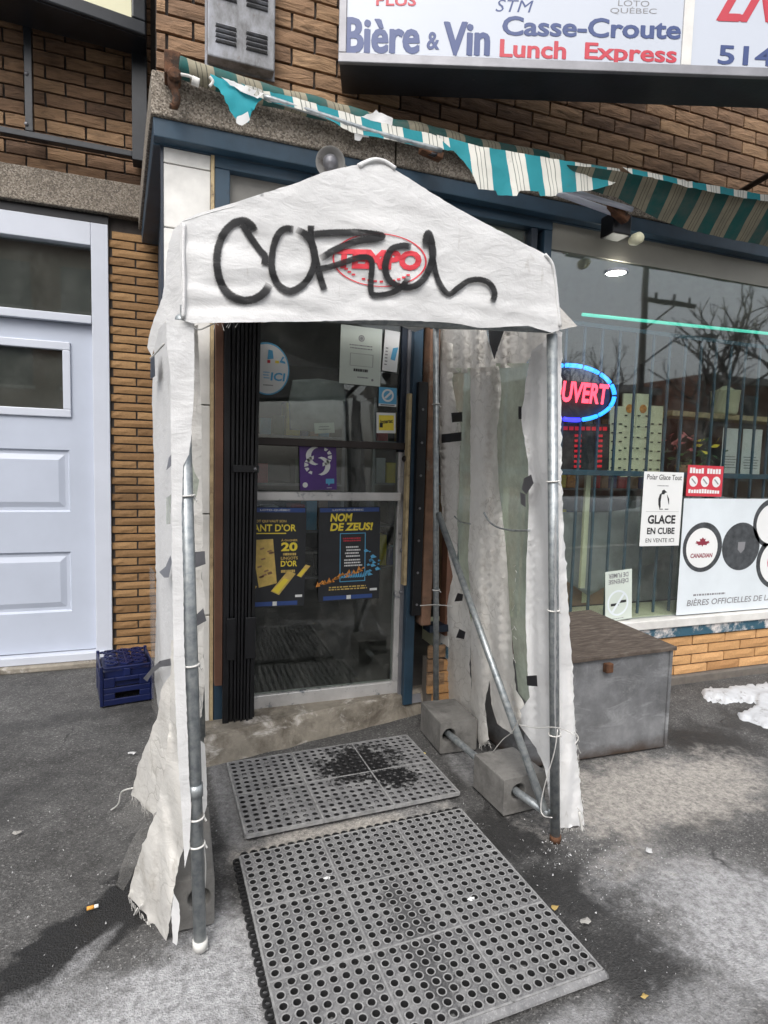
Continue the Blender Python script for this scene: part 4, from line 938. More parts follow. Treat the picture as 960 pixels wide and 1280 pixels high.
words(o, f, 'DÉFENSE', W*.12, H*.72, W*.86, H*.83, 'ink_grey', .02, flip=True); words(o, f, 'DE FUMER', W*.12, H*.86, W*.86, H*.95, 'ink_grey', .02, flip=True)
part('ring_mark', MB().ring(f(W*.47, H*.35, .0014), f.u, f.v, W*.40, W*.34, th=.0006), 'paper_cool', o); strip(o, f, W*.2, H*.30, W*.5, H*.35, 'ink'); strip(o, f, W*.53, H*.345, W*.78, H*.395, 'ink'); lines(o, f, W*.15, W*.8, H*.02, H*.06, 1, 'ink_grey', 1)
part('slash', MB().poly([f(W*.22, H*.19, .0026), f(W*.28, H*.16, .0026), f(W*.74, H*.52, .0026), f(W*.68, H*.55, .0026)], f.n, .0004), 'paper_cool', o)
# beer poster
A, B_ = on_y(852, 623, YW-.003), on_y(848, 769, YW-.003); zt, zb = A.z, B_.z; x0 = (A.x+B_.x)/2; Wp = 1.05; f = Face((x0, YW-.003, zb), (1, 0, 0)); Hp = zt-zb
o = thing('beer_poster', 'pale beer poster with bottle caps and BIÈRES OFFICIELLES lettering on the wide window', 'poster', (x0+Wp/2, YW, zb))
part('sheet', rect(MB(), f, 0, 0, Wp, Hp, 0, .0012), 'paper_cool', o)
def cap(px, py, rpx, dark, mark):
    p = on_y(px, py, YW-.003); a, b = p.x-x0, p.z-zb; r_ = (on_y(px+rpx, py, YW)-on_y(px, py, YW)).length; r2 = (on_y(px, py+rpx*1.28, YW)-on_y(px, py, YW)).length
    cp = part('bottle_cap', MB().disc(f(a, b, .0015), f.u, f.v, r_, 40, r2, th=.0006), 'cap_dark', o)
    if not dark: part('cap_face', MB().disc(f(a-.006, b-.004, .0026), f.u, f.v, r_*.80, 36, r2*.80, th=.0006), 'paper', cp)
    else: part('cap_crest', MB().poly([f(a-.03, b+.03, .0026), f(a+.035, b+.03, .0026), f(a+.03, b-.02, .0026), f(a, b-.045, .0026), f(a-.03, b-.02, .0026)], f.n, .0005), 'ink_grey', cp)
    if mark == 'leaf':
        L_ = [(0, -.30), (.05, -.12), (.28, -.16), (.25, -.06), (.45, .06), (.36, .10), (.40, .24), (.24, .18), (.14, .20), (.18, .42), (.08, .38), (0, .55)]; L_ = L_+[(-u, v) for u, v in reversed(L_[1:-1])]
        part('maple_leaf', MB().poly([f(a-.006+u*r_*.85, b+.025+v*r2*.45, .004) for u, v in L_], f.n, .0005), 'print_maroon', cp); words(cp, f, 'CANADIAN', a-r_*.6, b-r2*.42, a+r_*.52, b-r2*.24, 'print_maroon', .03, .1, l=.004)
    if mark == 'crest': part('mark', MB().poly([f(a-.02, b+.05, .004), f(a+.06, b+.04, .004), f(a+.05, b-.02, .004), f(a-.01, b-.04, .004)], f.n, .0005), 'print_sky', cp)
    if mark == 'red': part('mark', MB().disc(f(a, b, .004), f.u, f.v, r_*.5, 20, r2*.45, th=.0005), 'print_red', cp)
cap(878, 684, 24, False, 'leaf'); cap(926, 683, 23, True, None); cap(966, 654, 24, False, 'crest'); cap(972, 702, 26, False, 'red')
p = on_y(858, 757, YW-.003); q = on_y(962, 749, YW-.003); words(o, f, 'BIÈRES OFFICIELLES DE LA LNH', p.x-x0, .055, q.x-x0+.17, .105, 'ink_grey', .012, .12); lines(o, f, .12, .42, .115, .135, 1, 'ink_grey', 7, .6)

# ------------------------------------------------------------------ main shop sign, angled out from the wall
ZS = 3.095
a, b = on_z(424, 78, ZS), on_z(960, 97, ZS); d = (b-a); d.z = 0; d.normalize(); nb_ = Vector((d.y, -d.x, 0))
sg = thing('shop_sign', 'large white sign box lettered Bière & Vin and Lunch Express, jutting over the awning', 'sign', a)
LS, HS = 3.0, 1.0; back = -nb_*.22
def P3(u, v, l=0): return a+d*u+Vector((0, 0, v))+nb_*l
cb = MB().hexa([P3(0, 0, -.22), P3(LS, 0, -.22), P3(LS, 0, -.01), P3(0, 0, -.01), P3(0, HS, -.22), P3(LS, HS, -.22), P3(LS, HS, -.01), P3(0, HS, -.01)]); part('cabinet', cb, 'black_frame', sg)
fm = MB()
for (u0, v0, u1, v1) in ((-.004, -.004, LS, .035), (-.004, HS-.03, LS, HS), (-.004, .0351, .030, HS-.0301)): fm.hexa([P3(u0, v0, -.009), P3(u1, v0, -.009), P3(u1, v0, .012), P3(u0, v0, .012), P3(u0, v1, -.009), P3(u1, v1, -.009), P3(u1, v1, .012), P3(u0, v1, .012)])
part('frame', fm, 'grey_metal', sg, bevel=.003)
sf = Face(a, d); npl = (a, nb_)
def sp(x, y): q = on_plane(x, y, a, nb_); return (q-a).dot(d), q.z-ZS
xd = sp(858, 40)[0]
part('face_panel', rect(MB(), sf, .0305, .0355, xd-.02, HS-.031, -.008, .012), 'sign_white', sg); part('face_panel', rect(MB(), sf, xd+.025, .0355, LS, HS-.031, -.008, .012), 'sign_white', sg)
part('divider', rect(MB(), sf, xd-.019, .0355, xd+.024, HS-.031, -.008, .018), 'white_panel', sg)
def sign_text(s, x0, yb0, x1, yb1, ytop, mat, bold, shear=0, desc=0):
    u0, v0 = sp(x0, yb0); u1, v1 = sp(x1, yb1); ht = sp(x0, ytop)[1]-v0; mb = MB(); fat = bold*ht*.62
    for k, (da, db) in enumerate(((0, 0), (-fat, 0), (fat, 0), (-fat*.6, fat*.5), (fat*.6, -fat*.5)) if bold else ((0, 0),)):
        add_text(mb, s, lambda u, v: sf(u+da, v+db+v0+(v1-v0)*(u-u0)/(u1-u0), .0045+.0003*k), (u0+fat, -desc*ht, u1-fat, ht), min(bold, .015), shear)
    part('lettering', mb, mat, sg)
sign_text('Bière', 430, 67, 524.5, 68, 23, 'sign_blue', .05); sign_text('&', 533, 63, 549, 63, 41, 'sign_blue', .03); sign_text('Vin', 553, 70, 612, 70.5, 28.5, 'sign_blue', .05)
sign_text('STM', 619, 15.5, 666, 17, 0, 'sign_blue', .0, .25); sign_text('PLUS', 470, 8, 520, 8.5, -6, 'sign_red', .035)
sign_text('Casse-Croute', 627, 45, 850, 50, 21, 'sign_blue', .05); sign_text('Lunch', 624, 72, 707, 75, 50, 'sign_red', .045); sign_text('Express', 730, 75, 845, 80, 54, 'sign_red', .045, 0, .28)
sign_text('LOTO', 772, 8.5, 811, 9.5, 1, 'ink_grey', 0); sign_text('QUÉBEC', 762, 18.5, 820, 19.5, 9, 'ink_grey', 0)
sign_text('514', 896, 81, 966, 84, 57, 'sign_blue', .03); sign_text('LN', 894, 26.5, 990, 30, -25, 'sign_red', .05, .6); sign_text('CIGARETTES', 440, -40, 830, -25, -85, 'sign_red', .03) if False else None
part('wall_arm', MB().tube([on_y(925, 240, 2.88), P3(2.6, .02, -.15)], .018, 8), 'black', sg, smooth=True)
part('wall_arm', MB().tube([(3.6, 2.9, 3.9), P3(2.6, .9, -.15)], .018, 8), 'black', sg, smooth=True)
part('arm_plate', MB().box((vx(918, 240, 2.88)-.03, 2.875, 2.95), (vx(918, 240, 2.88)+.05, 2.904, 3.02)), 'black', sg)

# ------------------------------------------------------------------ left sign
ls = thing('panel_sign', 'cream sign panel in a black frame above the white door', 'sign', (-.5, 3.9, 3.2))
A, B_ = Vector((-1.25, 3.76, 3.79)), Vector((-.118, 3.915, 3.775)); bk = Vector((0, 1, 0))
C_, D_ = Vector((-1.25, 4.10, 3.79)), Vector((-.118, 4.11, 3.775)); U = Vector((0, 0, .8))
part('cabinet', MB().hexa([A+Vector((0, .012, 0)), B_+Vector((0, .012, 0)), D_, C_, A+U+Vector((0, .012, 0)), B_+U+Vector((0, .012, 0)), D_+U, C_+U]), 'black_frame', ls, bevel=.005)
dl_ = (B_-A).normalized(); lf_ = Face(A, dl_, 0); L_ = (B_-A).length
for q in ((0, 0, L_, .075), (L_-.075, .0755, L_, .8), (0, .0755, .05, .8)): part('frame_rail', rect(MB(), lf_, *q, -.008, .022), 'black_frame', ls, bevel=.008)
part('face_panel', rect(MB(), lf_, .0505, .0757, L_-.0757, .8, -.008, .010), 'cream', ls)
yb = 4.10
part('support_post', MB().box((vx(30, 95, yb), yb, 3.22), (vx(40, 95, yb), yb+.05, 3.80)), 'black_frame', ls, bevel=.003)
part('support_post', MB().box((vx(165, 130, yb), yb-.02, 3.16), (vx(184, 130, yb), yb+.09, 3.80)), 'black_frame', ls, bevel=.003)
part('support_rail', MB().box((-1.6, yb+.002, 3.185), (vx(165, 130, yb)-.001, yb+.055, 3.219)), 'black_frame', ls, bevel=.003)
for px_, py_ in ((33, 155), (33, 92)): q = on_y(px_, py_, yb); part('bolt', MB().lathe([(0, -.008), (.01, -.007), (.012, 0)], q, (0, 1, 0), 10), 'grey_metal', ls, smooth=True)

# ------------------------------------------------------------------ louvred cabinet on the wall
cbt = thing('wall_cabinet', 'weathered grey louvred metal cabinet fixed to the brick above the awning', 'cabinet', (.31, 2.85, 3.095))
part('casing', MB().box((.163, 2.835, 3.10), (.452, 2.91, 3.9)), 'cabinet', cbt, bevel=.006)
part('flange', MB().box((.155, 2.897, 3.093), (.462, 2.908, 3.9)), 'cabinet', cbt)
for zc in (3.165, 3.345, 3.525):
    for xa, xb in ((.195, .285), (.325, .42)):
        for k in range(4):
            z = zc+.021*k; zz = z - .0
            part('louvre', MB().hexa([(xa, 2.8345, zz), (xb, 2.8345, zz), (xb, 2.84, zz), (xa, 2.84, zz), (xa+.004, 2.822, zz+.004), (xb-.004, 2.822, zz+.004), (xb-.002, 2.8345, zz+.014), (xa+.002, 2.8345, zz+.014)]), 'cabinet', cbt)
            part('slot', MB().box((xa, 2.8335, zz-.0055), (xb, 2.8346, zz-.0005)), 'black', cbt)

# ================================================================== AWNING
aw = thing('awning', 'torn teal and white striped shop awning rolled up along the lintel', 'awning', (1.6, 2.75, 2.7))
def tube_px(pts, Y, r, n=10):
    P = [on_y(x, y, Y) for x, y in pts]; return MB().tube(smooth_line(P, 5), r, n)
rp = smooth_line([on_y(*q, 2.72) for q in ((224, 84), (262, 97), (330, 118), (400, 136), (470, 157), (540, 170), (600, 186), (700, 204))], 8)
mb = MB().tube(rp, [.042*(1+.16*nz(q, 9)) for q in rp], 14); part('roller', mb, 'awning_grimy_shade', aw, smooth=True)
# front bar with cloth wrapped on it
part('front_bar', tube_px(((330, 121), (400, 143), (470, 166), (552, 188)), 2.57, .011), 'galv', aw, smooth=True)
fo = lambda p: .012*nz(p, 9)+.006*nz(p, 25, 4)
cloth_part('bar_cloth', [(300, 103), (330, 113), (370, 122), (400, 131), (440, 143), (470, 152), (520, 163), (556, 172), (566, 188), (540, 186), (500, 178), (475, 172), (440, 166), (405, 146), (370, 135), (335, 127), (315, 118)], lambda x, y: on_y(x, y, 2.565), 6, fo, 'awning', aw, 1.5)
cloth_part('torn_flap', [(263, 92), (280, 99), (300, 108), (322, 116), (333, 121), (322, 128), (315, 140), (310, 153), (300, 155), (292, 146), (283, 128), (275, 113), (266, 103)], lambda x, y: on_y(x, y, 2.58), 4, lambda p: .02*nz(p, 7)+.006*nz(p, 30), 'teal', aw, 2)
cloth_part('white_stripe', [(277, 96), (300, 105), (330, 117), (322, 123), (305, 116), (288, 106)], lambda x, y: on_y(x, y, 2.565), 4, fo, 'cloth', aw, 1)
cloth_part('frayed_tip', [(296, 146), (310, 140), (312, 150), (303, 157), (295, 154)], lambda x, y: on_y(x, y, 2.57), 3, fo, 'cloth', aw, 1.5)
cloth_part('torn_patch', [(448, 148), (470, 138), (492, 148), (490, 158), (470, 152), (455, 155)], lambda x, y: on_y(x, y, 2.64), 4, fo, 'cloth', aw, 2)
cloth_part('valance', [(545, 168), (575, 176), (600, 183), (660, 193), (720, 203), (774, 211), (779, 221), (765, 231), (740, 238), (715, 240), (697, 241), (695, 245), (675, 245), (673, 239), (650, 238), (646, 245), (622, 244), (620, 238), (598, 236), (594, 226), (588, 212), (575, 197), (562, 184)], lambda x, y: on_y(x, y, 2.50), 6, lambda p: .025*nz((p.x, 0, p.z*.3), 7)+.006*nz(p, 20), 'awning', aw, 1)
pu = on_y(800, 216, 2.46); nu = Vector((0, -.72, -.69))
cloth_part('underside', [(708, 206), (740, 209), (780, 215), (860, 230), (960, 250), (1010, 261), (1010, 322), (960, 308), (900, 296), (860, 288), (822, 274), (800, 262), (770, 247), (740, 239), (722, 225)], lambda x, y: on_plane(x, y, pu, nu), 8, lambda p: .015*nz(p, 6), 'awning_grimy_shade', aw, 1)
cloth_part('top_hem', [(778, 209), (800, 213), (860, 226), (960, 244), (1010, 254), (1010, 262), (960, 252), (905, 243), (860, 234), (815, 222), (790, 217)], lambda x, y: on_y(x, y, 2.44), 5, lambda p: .008*nz(p, 15), 'awning', aw, 1.5)
arm = part('folding_arm', tube_px(((690, 238), (772, 268)), 2.66, .016), 'white_trim', aw, smooth=True); part('folding_arm', tube_px(((705, 236), (790, 262)), 2.60, .013), 'white_trim', aw, smooth=True)
c = on_y(772, 266, 2.64); part('knuckle', MB().bar(c+Vector((-.06, 0, .03)), c+Vector((.06, 0, -.03)), .04, .05), 'rust', aw, bevel=.006)
c = on_y(775, 282, 2.70); part('wall_bracket', MB().box((c.x-.06, 2.68, c.z-.05), (c.x+.06, 2.785, c.z+.06)), 'black', aw, bevel=.006)
c = on_y(797, 298, 2.66); part('bearing', MB().lathe([(0, -.03), (.02, -.028), (.03, -.015), (.032, .02), (.02, .05), (0, .05)], c, (0, 1, 0), 16), 'cream', aw, smooth=True)
hk = MB(); P = [on_y(*q, 2.71) for q in ((213, 76), (215, 95), (218, 112), (221, 122), (218, 133), (212, 132))]; hk.tube(smooth_line(P, 5), [.022]*10+[.016]*11+[.010]*5, 10) if len(smooth_line(P, 5)) == 26 else hk.tube(smooth_line(P, 5), .014, 10)
part('hook', hk, 'rust', aw, smooth=True); c = on_y(215, 82, 2.72); part('end_bracket', MB().box((c.x-.03, 2.69, c.z-.05), (c.x+.035, 2.785, c.z+.045)), 'rust', aw, bevel=.008)
c = on_y(218, 96, 2.70); part('end_bolt', MB().lathe([(0, -.03), (.02, -.03), (.028, -.02), (.028, .0)], c, (0, 1, 0), 8), 'rust', aw)
part('knob', tube_px(((240, 100), (249, 104)), 2.60, .016), 'rope', aw, smooth=True); part('rope', tube_px(((226, 93), (236, 95), (242, 98)), 2.62, .006, 6), 'rope', aw, smooth=True); part('rope', tube_px(((262, 96), (266, 102), (262, 108)), 2.56, .006, 6), 'rope', aw, smooth=True)
c = on_y(540, 192, 2.70); part('knuckle', MB().bar(c+Vector((-.06, 0, .01)), c+Vector((.05, 0, -.01)), .03, .05), 'rust', aw, bevel=.005); part('elbow', MB().tube([c+Vector((-.05, .03, .02)), c+Vector((0, -.03, -.02)), c+Vector((.06, .02, .03))], .010, 8), 'black', aw, smooth=True)
cloth_part('hanging_scrap', [(443, 163), (462, 165), (461, 172), (453, 171), (450, 176), (443, 175)], lambda x, y: on_y(x, y, 2.72), 3, lambda p: .004*nz(p, 20), 'cloth', aw, .6)

# ------------------------------------------------------------------ round lamp under the lintel
fl = thing('floodlight', 'round grey outdoor lamp fixed under the lintel above the tent peak', 'lamp', on_y(413, 205, 2.74))
c = on_y(413, 205, 2.72); ax = Vector((-.25, -1, -.25)).normalized()
part('shade', MB().lathe([(0, -.07), (.02, -.068), (.045, -.05), (.062, -.01), (.066, .03), (.064, .032), (.055, .02), (.03, .012), (0, .01)], c, ax, 24), 'steel_grey', fl, smooth=True)
part('bulb', MB().lathe([(0, .055), (.02, .05), (.035, .03), (.03, .013), (0, .012)], c, ax, 16), 'grey_metal', fl, smooth=True)
part('arm', MB().tube([c-ax*.06, c+Vector((.05, .06, .01)), c+Vector((.09, .078, .035))], .014, 8), 'steel_grey', fl, smooth=True)

# ================================================================== ENTRANCE TENT
tn = thing('tent_entrance', 'worn white tarpaulin entrance tent with black graffiti over the shop door', 'tent', (.70, 1.95, 0))
PA, PB = Vector((.078, 1.619, 0)), Vector((1.328, 1.722, 0)); du = (PB-PA).normalized(); dn = Vector((du.y, -du.x, 0))   # dn: towards the street
g0 = PA + dn*.035
def gf(p):
    low = max(0, min(1, (1.98-p.z)/.2))
    return .016*nz((p.x, 0, p.z), 2.6, 1)+.006*nz((p.x*.8, 0, p.z*1.6), 7, 2)+(.004+.005*low)*(1-2*abs(nz((p.x*.45, 0, p.z*2.2), 8, 6)))+.002*nz((p.x, 0, p.z*1.8), 24, 5)
def gable(x, y, lift=0):
    p = on_plane(x, y, g0, dn); v = (p-CAM).normalized(); return p+v*(gf(p)-lift)
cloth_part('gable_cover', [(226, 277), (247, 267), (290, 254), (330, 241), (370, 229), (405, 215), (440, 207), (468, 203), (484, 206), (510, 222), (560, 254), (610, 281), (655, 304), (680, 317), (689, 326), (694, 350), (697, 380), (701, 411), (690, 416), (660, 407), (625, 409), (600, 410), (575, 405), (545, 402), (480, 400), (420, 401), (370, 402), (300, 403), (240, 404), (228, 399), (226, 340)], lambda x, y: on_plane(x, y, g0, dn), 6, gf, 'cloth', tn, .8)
part('ridge_cap', MB().tube(smooth_line([gable(448, 208, .0), gable(458, 203, .0), gable(470, 200, .0), gable(482, 203), gable(494, 211)], 4), .007, 8), 'cloth', tn, smooth=True)
part('edge_piping', MB().tube(smooth_line([gable(q[0], q[1], .002) for q in ((681, 318), (690, 330), (694, 350), (697, 380), (700, 408))], 5), .006, 6), 'cloth', tn, smooth=True)
part('edge_piping', MB().tube(smooth_line([gable(q[0], q[1], .003) for q in ((230, 280), (229, 320), (230, 360), (229, 398))], 5), .005, 6), 'cloth', tn, smooth=True)
cloth_part('side_valance', [(227, 277), (217, 287), (211, 305), (208, 325), (206, 350), (203, 372), (195, 392), (188, 412), (184, 434), (190, 446), (194, 430), (198, 412), (207, 402), (218, 399), (230, 399), (230, 340)], lambda x, y: on_plane(x, y, *[vplane((.05, 1.60), (-.12, 2.0))[i] for i in (0, 1)]), 4, lambda p: .012*nz(p, 7)+.006*nz(p, 19), 'cloth', tn, .8)
cloth_part('corner_flap', [(690, 385), (700, 384), (708, 393), (722, 408), (710, 410), (700, 412), (690, 414)], lambda x, y: on_plane(x, y, g0-dn*.02, dn), 4, lambda p: .008*nz(p, 20), 'cloth_dirty', tn, .8)
# roof slopes back to the wall
def roof(a, b, c_, d_, name):
    mb = MB(); n = 22; V = []
    for j in range(n+1):
        for i in range(n+1):
            p = a.lerp(b, i/n).lerp(c_.lerp(d_, i/n), j/n); p = p+Vector((0, 0, .012*nz(p, 5)-.03*math.sin(math.pi*i/n)*math.sin(math.pi*j/n))); V.append(p)
    mb.add(V, [(j*(n+1)+i, j*(n+1)+i+1, (j+1)*(n+1)+i+1, (j+1)*(n+1)+i) for j in range(n) for i in range(n)])
    o = part(name, mb, 'cloth', tn, smooth=True); o.modifiers.new('thickness', 'SOLIDIFY').thickness = .0015
e1, pk_, e2 = gable(228, 279), gable(470, 203), gable(688, 325); bkv = Vector((.02, 1.17, 0))-dn*0
roof(e1, pk_, e1+bkv, pk_+bkv, 'roof_cover'); roof(pk_, e2, pk_+bkv, e2+bkv, 'roof_cover')
# --- frame
RP = .0175
def pole(pts, r=RP, name='pole'): return part(name, MB().tube(pts, r, 14), 'galv', tn, smooth=True)
LB, LT = PA.copy(), on_plane(226, 402, PA, dn); RB, RT = PB.copy(), on_plane(690, 418, PA, dn)
p1 = pole([LB+Vector((0, 0, .012)), LT]); p2 = pole([RB+Vector((0, 0, .0)), RT])
rb = on_y(545, 885, 2.70); rt = on_y(545, 405, 2.70); p3 = pole([rb, rt], .015); lb = Vector((.14, 2.70, .0)); pole([lb, Vector((.10, 2.70, 1.78))], .015)
br0, br1 = on_y(548, 642, 2.68), RB+Vector((-.03, .03, .10)); pole([br0, br1], .0155, 'brace')
br = RB+Vector((-.012, .03, .085)); pole([br, Vector((1.285, 1.905, .085)), Vector((1.252, 2.38, .085)), Vector((1.236, 2.64, .085))], .0155, 'bottom_rail')
pole([LT+Vector((0, .02, .01)), Vector((LT.x, 2.75, LT.z+.02))], .014, 'eave_rail'); pole([RT+Vector((0, .02, .03)), rt+Vector((0, .05, 0))], .014, 'eave_rail'); pole([LT+Vector((.0, .01, .03)), RT+Vector((0, .01, .02))], .014, 'front_rail')
pole([pk_-Vector((0, -.05, .03)), pk_+bkv-Vector((0, .03, .03))], .014, 'ridge_rail')
part('joint_collar', MB().tube([LB+(LT-LB)*.262, LB+(LT-LB)*.282], RP+.003, 14), 'galv', p1, smooth=True)
part('rubber_foot', MB().tube([LB+Vector((0, 0, .0)), LB+Vector((0, 0, .028))], RP+.003, 14), 'rope', p1, smooth=True)
part('rusty_foot', MB().tube([RB+Vector((0, 0, -.004)), RB+Vector((0, 0, .02))], RP+.003, 14), 'rust', p2, smooth=True)
def tie(axis0, axis1, t_, r=RP, parent=p1, n=1):
    c = axis0.lerp(axis1, t_); ax = (axis1-axis0).normalized(); a_ = ax.orthogonal().normalized(); b_ = ax.cross(a_)
    pts = [c+(a_*math.cos(q*math.pi/8)+b_*math.sin(q*math.pi/8))*(r+.003)+ax*.002*q/8 for q in range(17)]; pts.append(pts[-1]+Vector((.012, -.02, -.015)))
    part('cable_tie', MB().tube(pts, .0028, 6), 'rope', parent, smooth=True)
for y_ in (605, 812, 1009, 1045): tie(LB, LT, (1185-y_)/(1185-402))
for y_ in (590, 748, 908): tie(RB, RT, (1050-y_)/(1050-418), parent=p2)
tie(rb, rt, .32, .015, p3); tie(rb, rt, .80, .015, p3)
# --- left curtain pieces
LPa = vplane((.05, 1.70), (-.09, 2.75))
vf = lambda s, a: (lambda p: a*nz((p.x*1.0, p.y*.5, p.z*.30), 9, s)+a*.5*nz(p, 18, s+3))
def pl_(q, off=0): return lambda x, y: on_plane(x, y, q[0]+Vector((0, off, 0)), q[1])
FR = (PA+dn*.022, dn)
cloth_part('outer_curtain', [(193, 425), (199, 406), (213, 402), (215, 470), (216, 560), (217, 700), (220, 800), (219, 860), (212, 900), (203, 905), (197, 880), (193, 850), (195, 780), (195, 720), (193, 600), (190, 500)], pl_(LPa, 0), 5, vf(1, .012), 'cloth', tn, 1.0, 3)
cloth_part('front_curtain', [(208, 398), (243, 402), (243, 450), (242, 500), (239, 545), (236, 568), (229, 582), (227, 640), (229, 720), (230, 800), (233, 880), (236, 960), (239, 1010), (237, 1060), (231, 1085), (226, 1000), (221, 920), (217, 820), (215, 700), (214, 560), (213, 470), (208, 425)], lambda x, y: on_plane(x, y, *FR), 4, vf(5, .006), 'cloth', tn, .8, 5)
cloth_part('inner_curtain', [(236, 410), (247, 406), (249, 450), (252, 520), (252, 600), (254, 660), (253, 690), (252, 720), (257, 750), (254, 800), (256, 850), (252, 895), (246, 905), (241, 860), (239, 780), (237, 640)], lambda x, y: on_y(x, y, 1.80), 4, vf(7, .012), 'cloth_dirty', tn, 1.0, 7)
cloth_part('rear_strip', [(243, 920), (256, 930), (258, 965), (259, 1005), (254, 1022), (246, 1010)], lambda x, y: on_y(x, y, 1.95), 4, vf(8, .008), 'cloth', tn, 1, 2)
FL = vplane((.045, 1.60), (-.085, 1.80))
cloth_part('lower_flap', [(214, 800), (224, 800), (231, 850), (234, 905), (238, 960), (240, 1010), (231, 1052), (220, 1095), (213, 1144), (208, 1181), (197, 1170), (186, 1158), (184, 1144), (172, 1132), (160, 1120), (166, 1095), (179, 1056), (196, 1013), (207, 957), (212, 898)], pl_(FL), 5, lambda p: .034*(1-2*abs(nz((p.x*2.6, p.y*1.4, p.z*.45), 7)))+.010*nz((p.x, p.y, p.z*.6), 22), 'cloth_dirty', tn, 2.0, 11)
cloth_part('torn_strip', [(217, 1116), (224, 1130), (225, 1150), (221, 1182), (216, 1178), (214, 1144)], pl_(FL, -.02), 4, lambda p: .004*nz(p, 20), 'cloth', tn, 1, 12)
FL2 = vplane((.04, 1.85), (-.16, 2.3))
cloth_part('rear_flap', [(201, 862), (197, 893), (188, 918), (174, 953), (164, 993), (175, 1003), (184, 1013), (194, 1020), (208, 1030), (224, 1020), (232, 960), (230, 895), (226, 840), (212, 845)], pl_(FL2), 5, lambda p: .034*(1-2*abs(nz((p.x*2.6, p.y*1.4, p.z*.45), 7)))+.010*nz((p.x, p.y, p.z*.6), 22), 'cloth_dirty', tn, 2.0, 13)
cloth_part('clear_scrap', [(141, 1025), (152, 1011), (163, 999), (178, 1007), (190, 1017), (180, 1032), (173, 1043), (155, 1033)], pl_(FL2, -.04), 6, lambda p: .008*nz(p, 9), 'clear_thin', tn, 1, 14)
cloth_part('clear_scrap', [(196, 1014), (192, 1045), (180, 1068), (168, 1085), (160, 1105), (147, 1126), (144, 1110), (152, 1080), (165, 1050), (182, 1026)], pl_(FL, .05), 6, lambda p: .008*nz(p, 9), 'clear_thin', tn, 1, 15)
cloth_part('clear_scrap', [(187, 706), (193, 715), (195, 770), (199, 840), (212, 880), (215, 900), (200, 905), (190, 885), (188, 800)], pl_(LPa, -.1), 6, lambda p: .008*nz(p, 9), 'clear_thin', tn, 1, 16)
def tape(px, place, mat='tape'):
    o = cloth_part('tape', px, place, 3, lambda p: -.006+.004*nz(p, 20), mat, tn, .3, 21, .001)
tape([(208, 588), (211, 572), (214, 568), (214, 582)], pl_(LPa, -.16)); tape([(199, 715), (207, 708), (213, 694), (215, 702), (211, 722), (205, 722)], pl_(LPa, -.18)); tape([(208, 622), (214, 618), (213, 655), (208, 655)], pl_(LPa, -.14), 'clear')
tape([(179, 848), (190, 835), (200, 826), (213, 823), (214, 832), (200, 834), (190, 842), (184, 852)], pl_(LPa, -.25)); tape([(242, 690), (256, 689), (257, 705), (243, 710)], lambda x, y: on_y(x, y, 1.75)); tape([(246, 768), (254, 760), (258, 776), (245, 783)], lambda x, y: on_y(x, y, 1.75))
tape([(188, 448), (193, 440), (194, 470), (188, 474)], pl_(LPa, -.2), 'navy'); tape([(236, 560), (243, 590), (249, 600), (246, 618), (238, 640)], lambda x, y: on_y(x, y, 1.70), 'clear')
# --- right wall pieces (seen from inside)
Q0, Q1, Q2 = Vector((1.335, 1.76, 0)), Vector((1.40, 2.72, .1)), Vector((1.225, 1.75, 1.8)); nR = (Q1-Q0).cross(Q2-Q0).normalized()
rw = lambda off=0: (lambda x, y: on_plane(x, y, Q0+nR*off, nR))
if nR.x > 0: SG = 1
else: SG = -1
rf = lambda s: (lambda p: .066*(1-2*abs(nz((p.x*.5, p.y*1.9, p.z*.12), 6, s)))+.014*(1-2*abs(nz((p.x, p.y*1.5, p.z*.28), 15, s+2)))+.005*nz(p, 34, s))
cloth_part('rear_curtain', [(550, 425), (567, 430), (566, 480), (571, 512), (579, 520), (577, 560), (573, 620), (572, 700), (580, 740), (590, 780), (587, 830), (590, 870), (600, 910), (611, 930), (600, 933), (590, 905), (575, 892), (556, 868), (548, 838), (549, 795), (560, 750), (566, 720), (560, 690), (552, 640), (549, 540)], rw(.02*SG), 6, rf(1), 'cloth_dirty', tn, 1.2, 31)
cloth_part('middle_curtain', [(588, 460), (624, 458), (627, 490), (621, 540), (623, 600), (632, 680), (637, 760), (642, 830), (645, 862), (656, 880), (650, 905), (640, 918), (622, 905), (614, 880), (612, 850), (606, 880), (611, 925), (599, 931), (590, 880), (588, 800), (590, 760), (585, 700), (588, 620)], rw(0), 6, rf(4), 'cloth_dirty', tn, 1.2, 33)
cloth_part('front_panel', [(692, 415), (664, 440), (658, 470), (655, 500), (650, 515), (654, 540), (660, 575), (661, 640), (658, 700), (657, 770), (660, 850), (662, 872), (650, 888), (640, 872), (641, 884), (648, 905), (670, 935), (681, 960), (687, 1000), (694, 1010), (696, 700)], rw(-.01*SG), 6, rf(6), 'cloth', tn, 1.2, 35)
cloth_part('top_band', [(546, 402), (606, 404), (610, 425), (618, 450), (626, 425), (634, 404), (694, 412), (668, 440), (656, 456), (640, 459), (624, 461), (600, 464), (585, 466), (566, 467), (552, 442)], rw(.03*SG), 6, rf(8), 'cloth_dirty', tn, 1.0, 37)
cloth_part('clear_window', [(564, 460), (590, 460), (592, 640), (590, 765), (575, 738), (571, 640), (575, 560), (569, 512)], rw(.045*SG), 8, lambda p: .01*nz(p, 5), 'clear', tn, 0, 39)
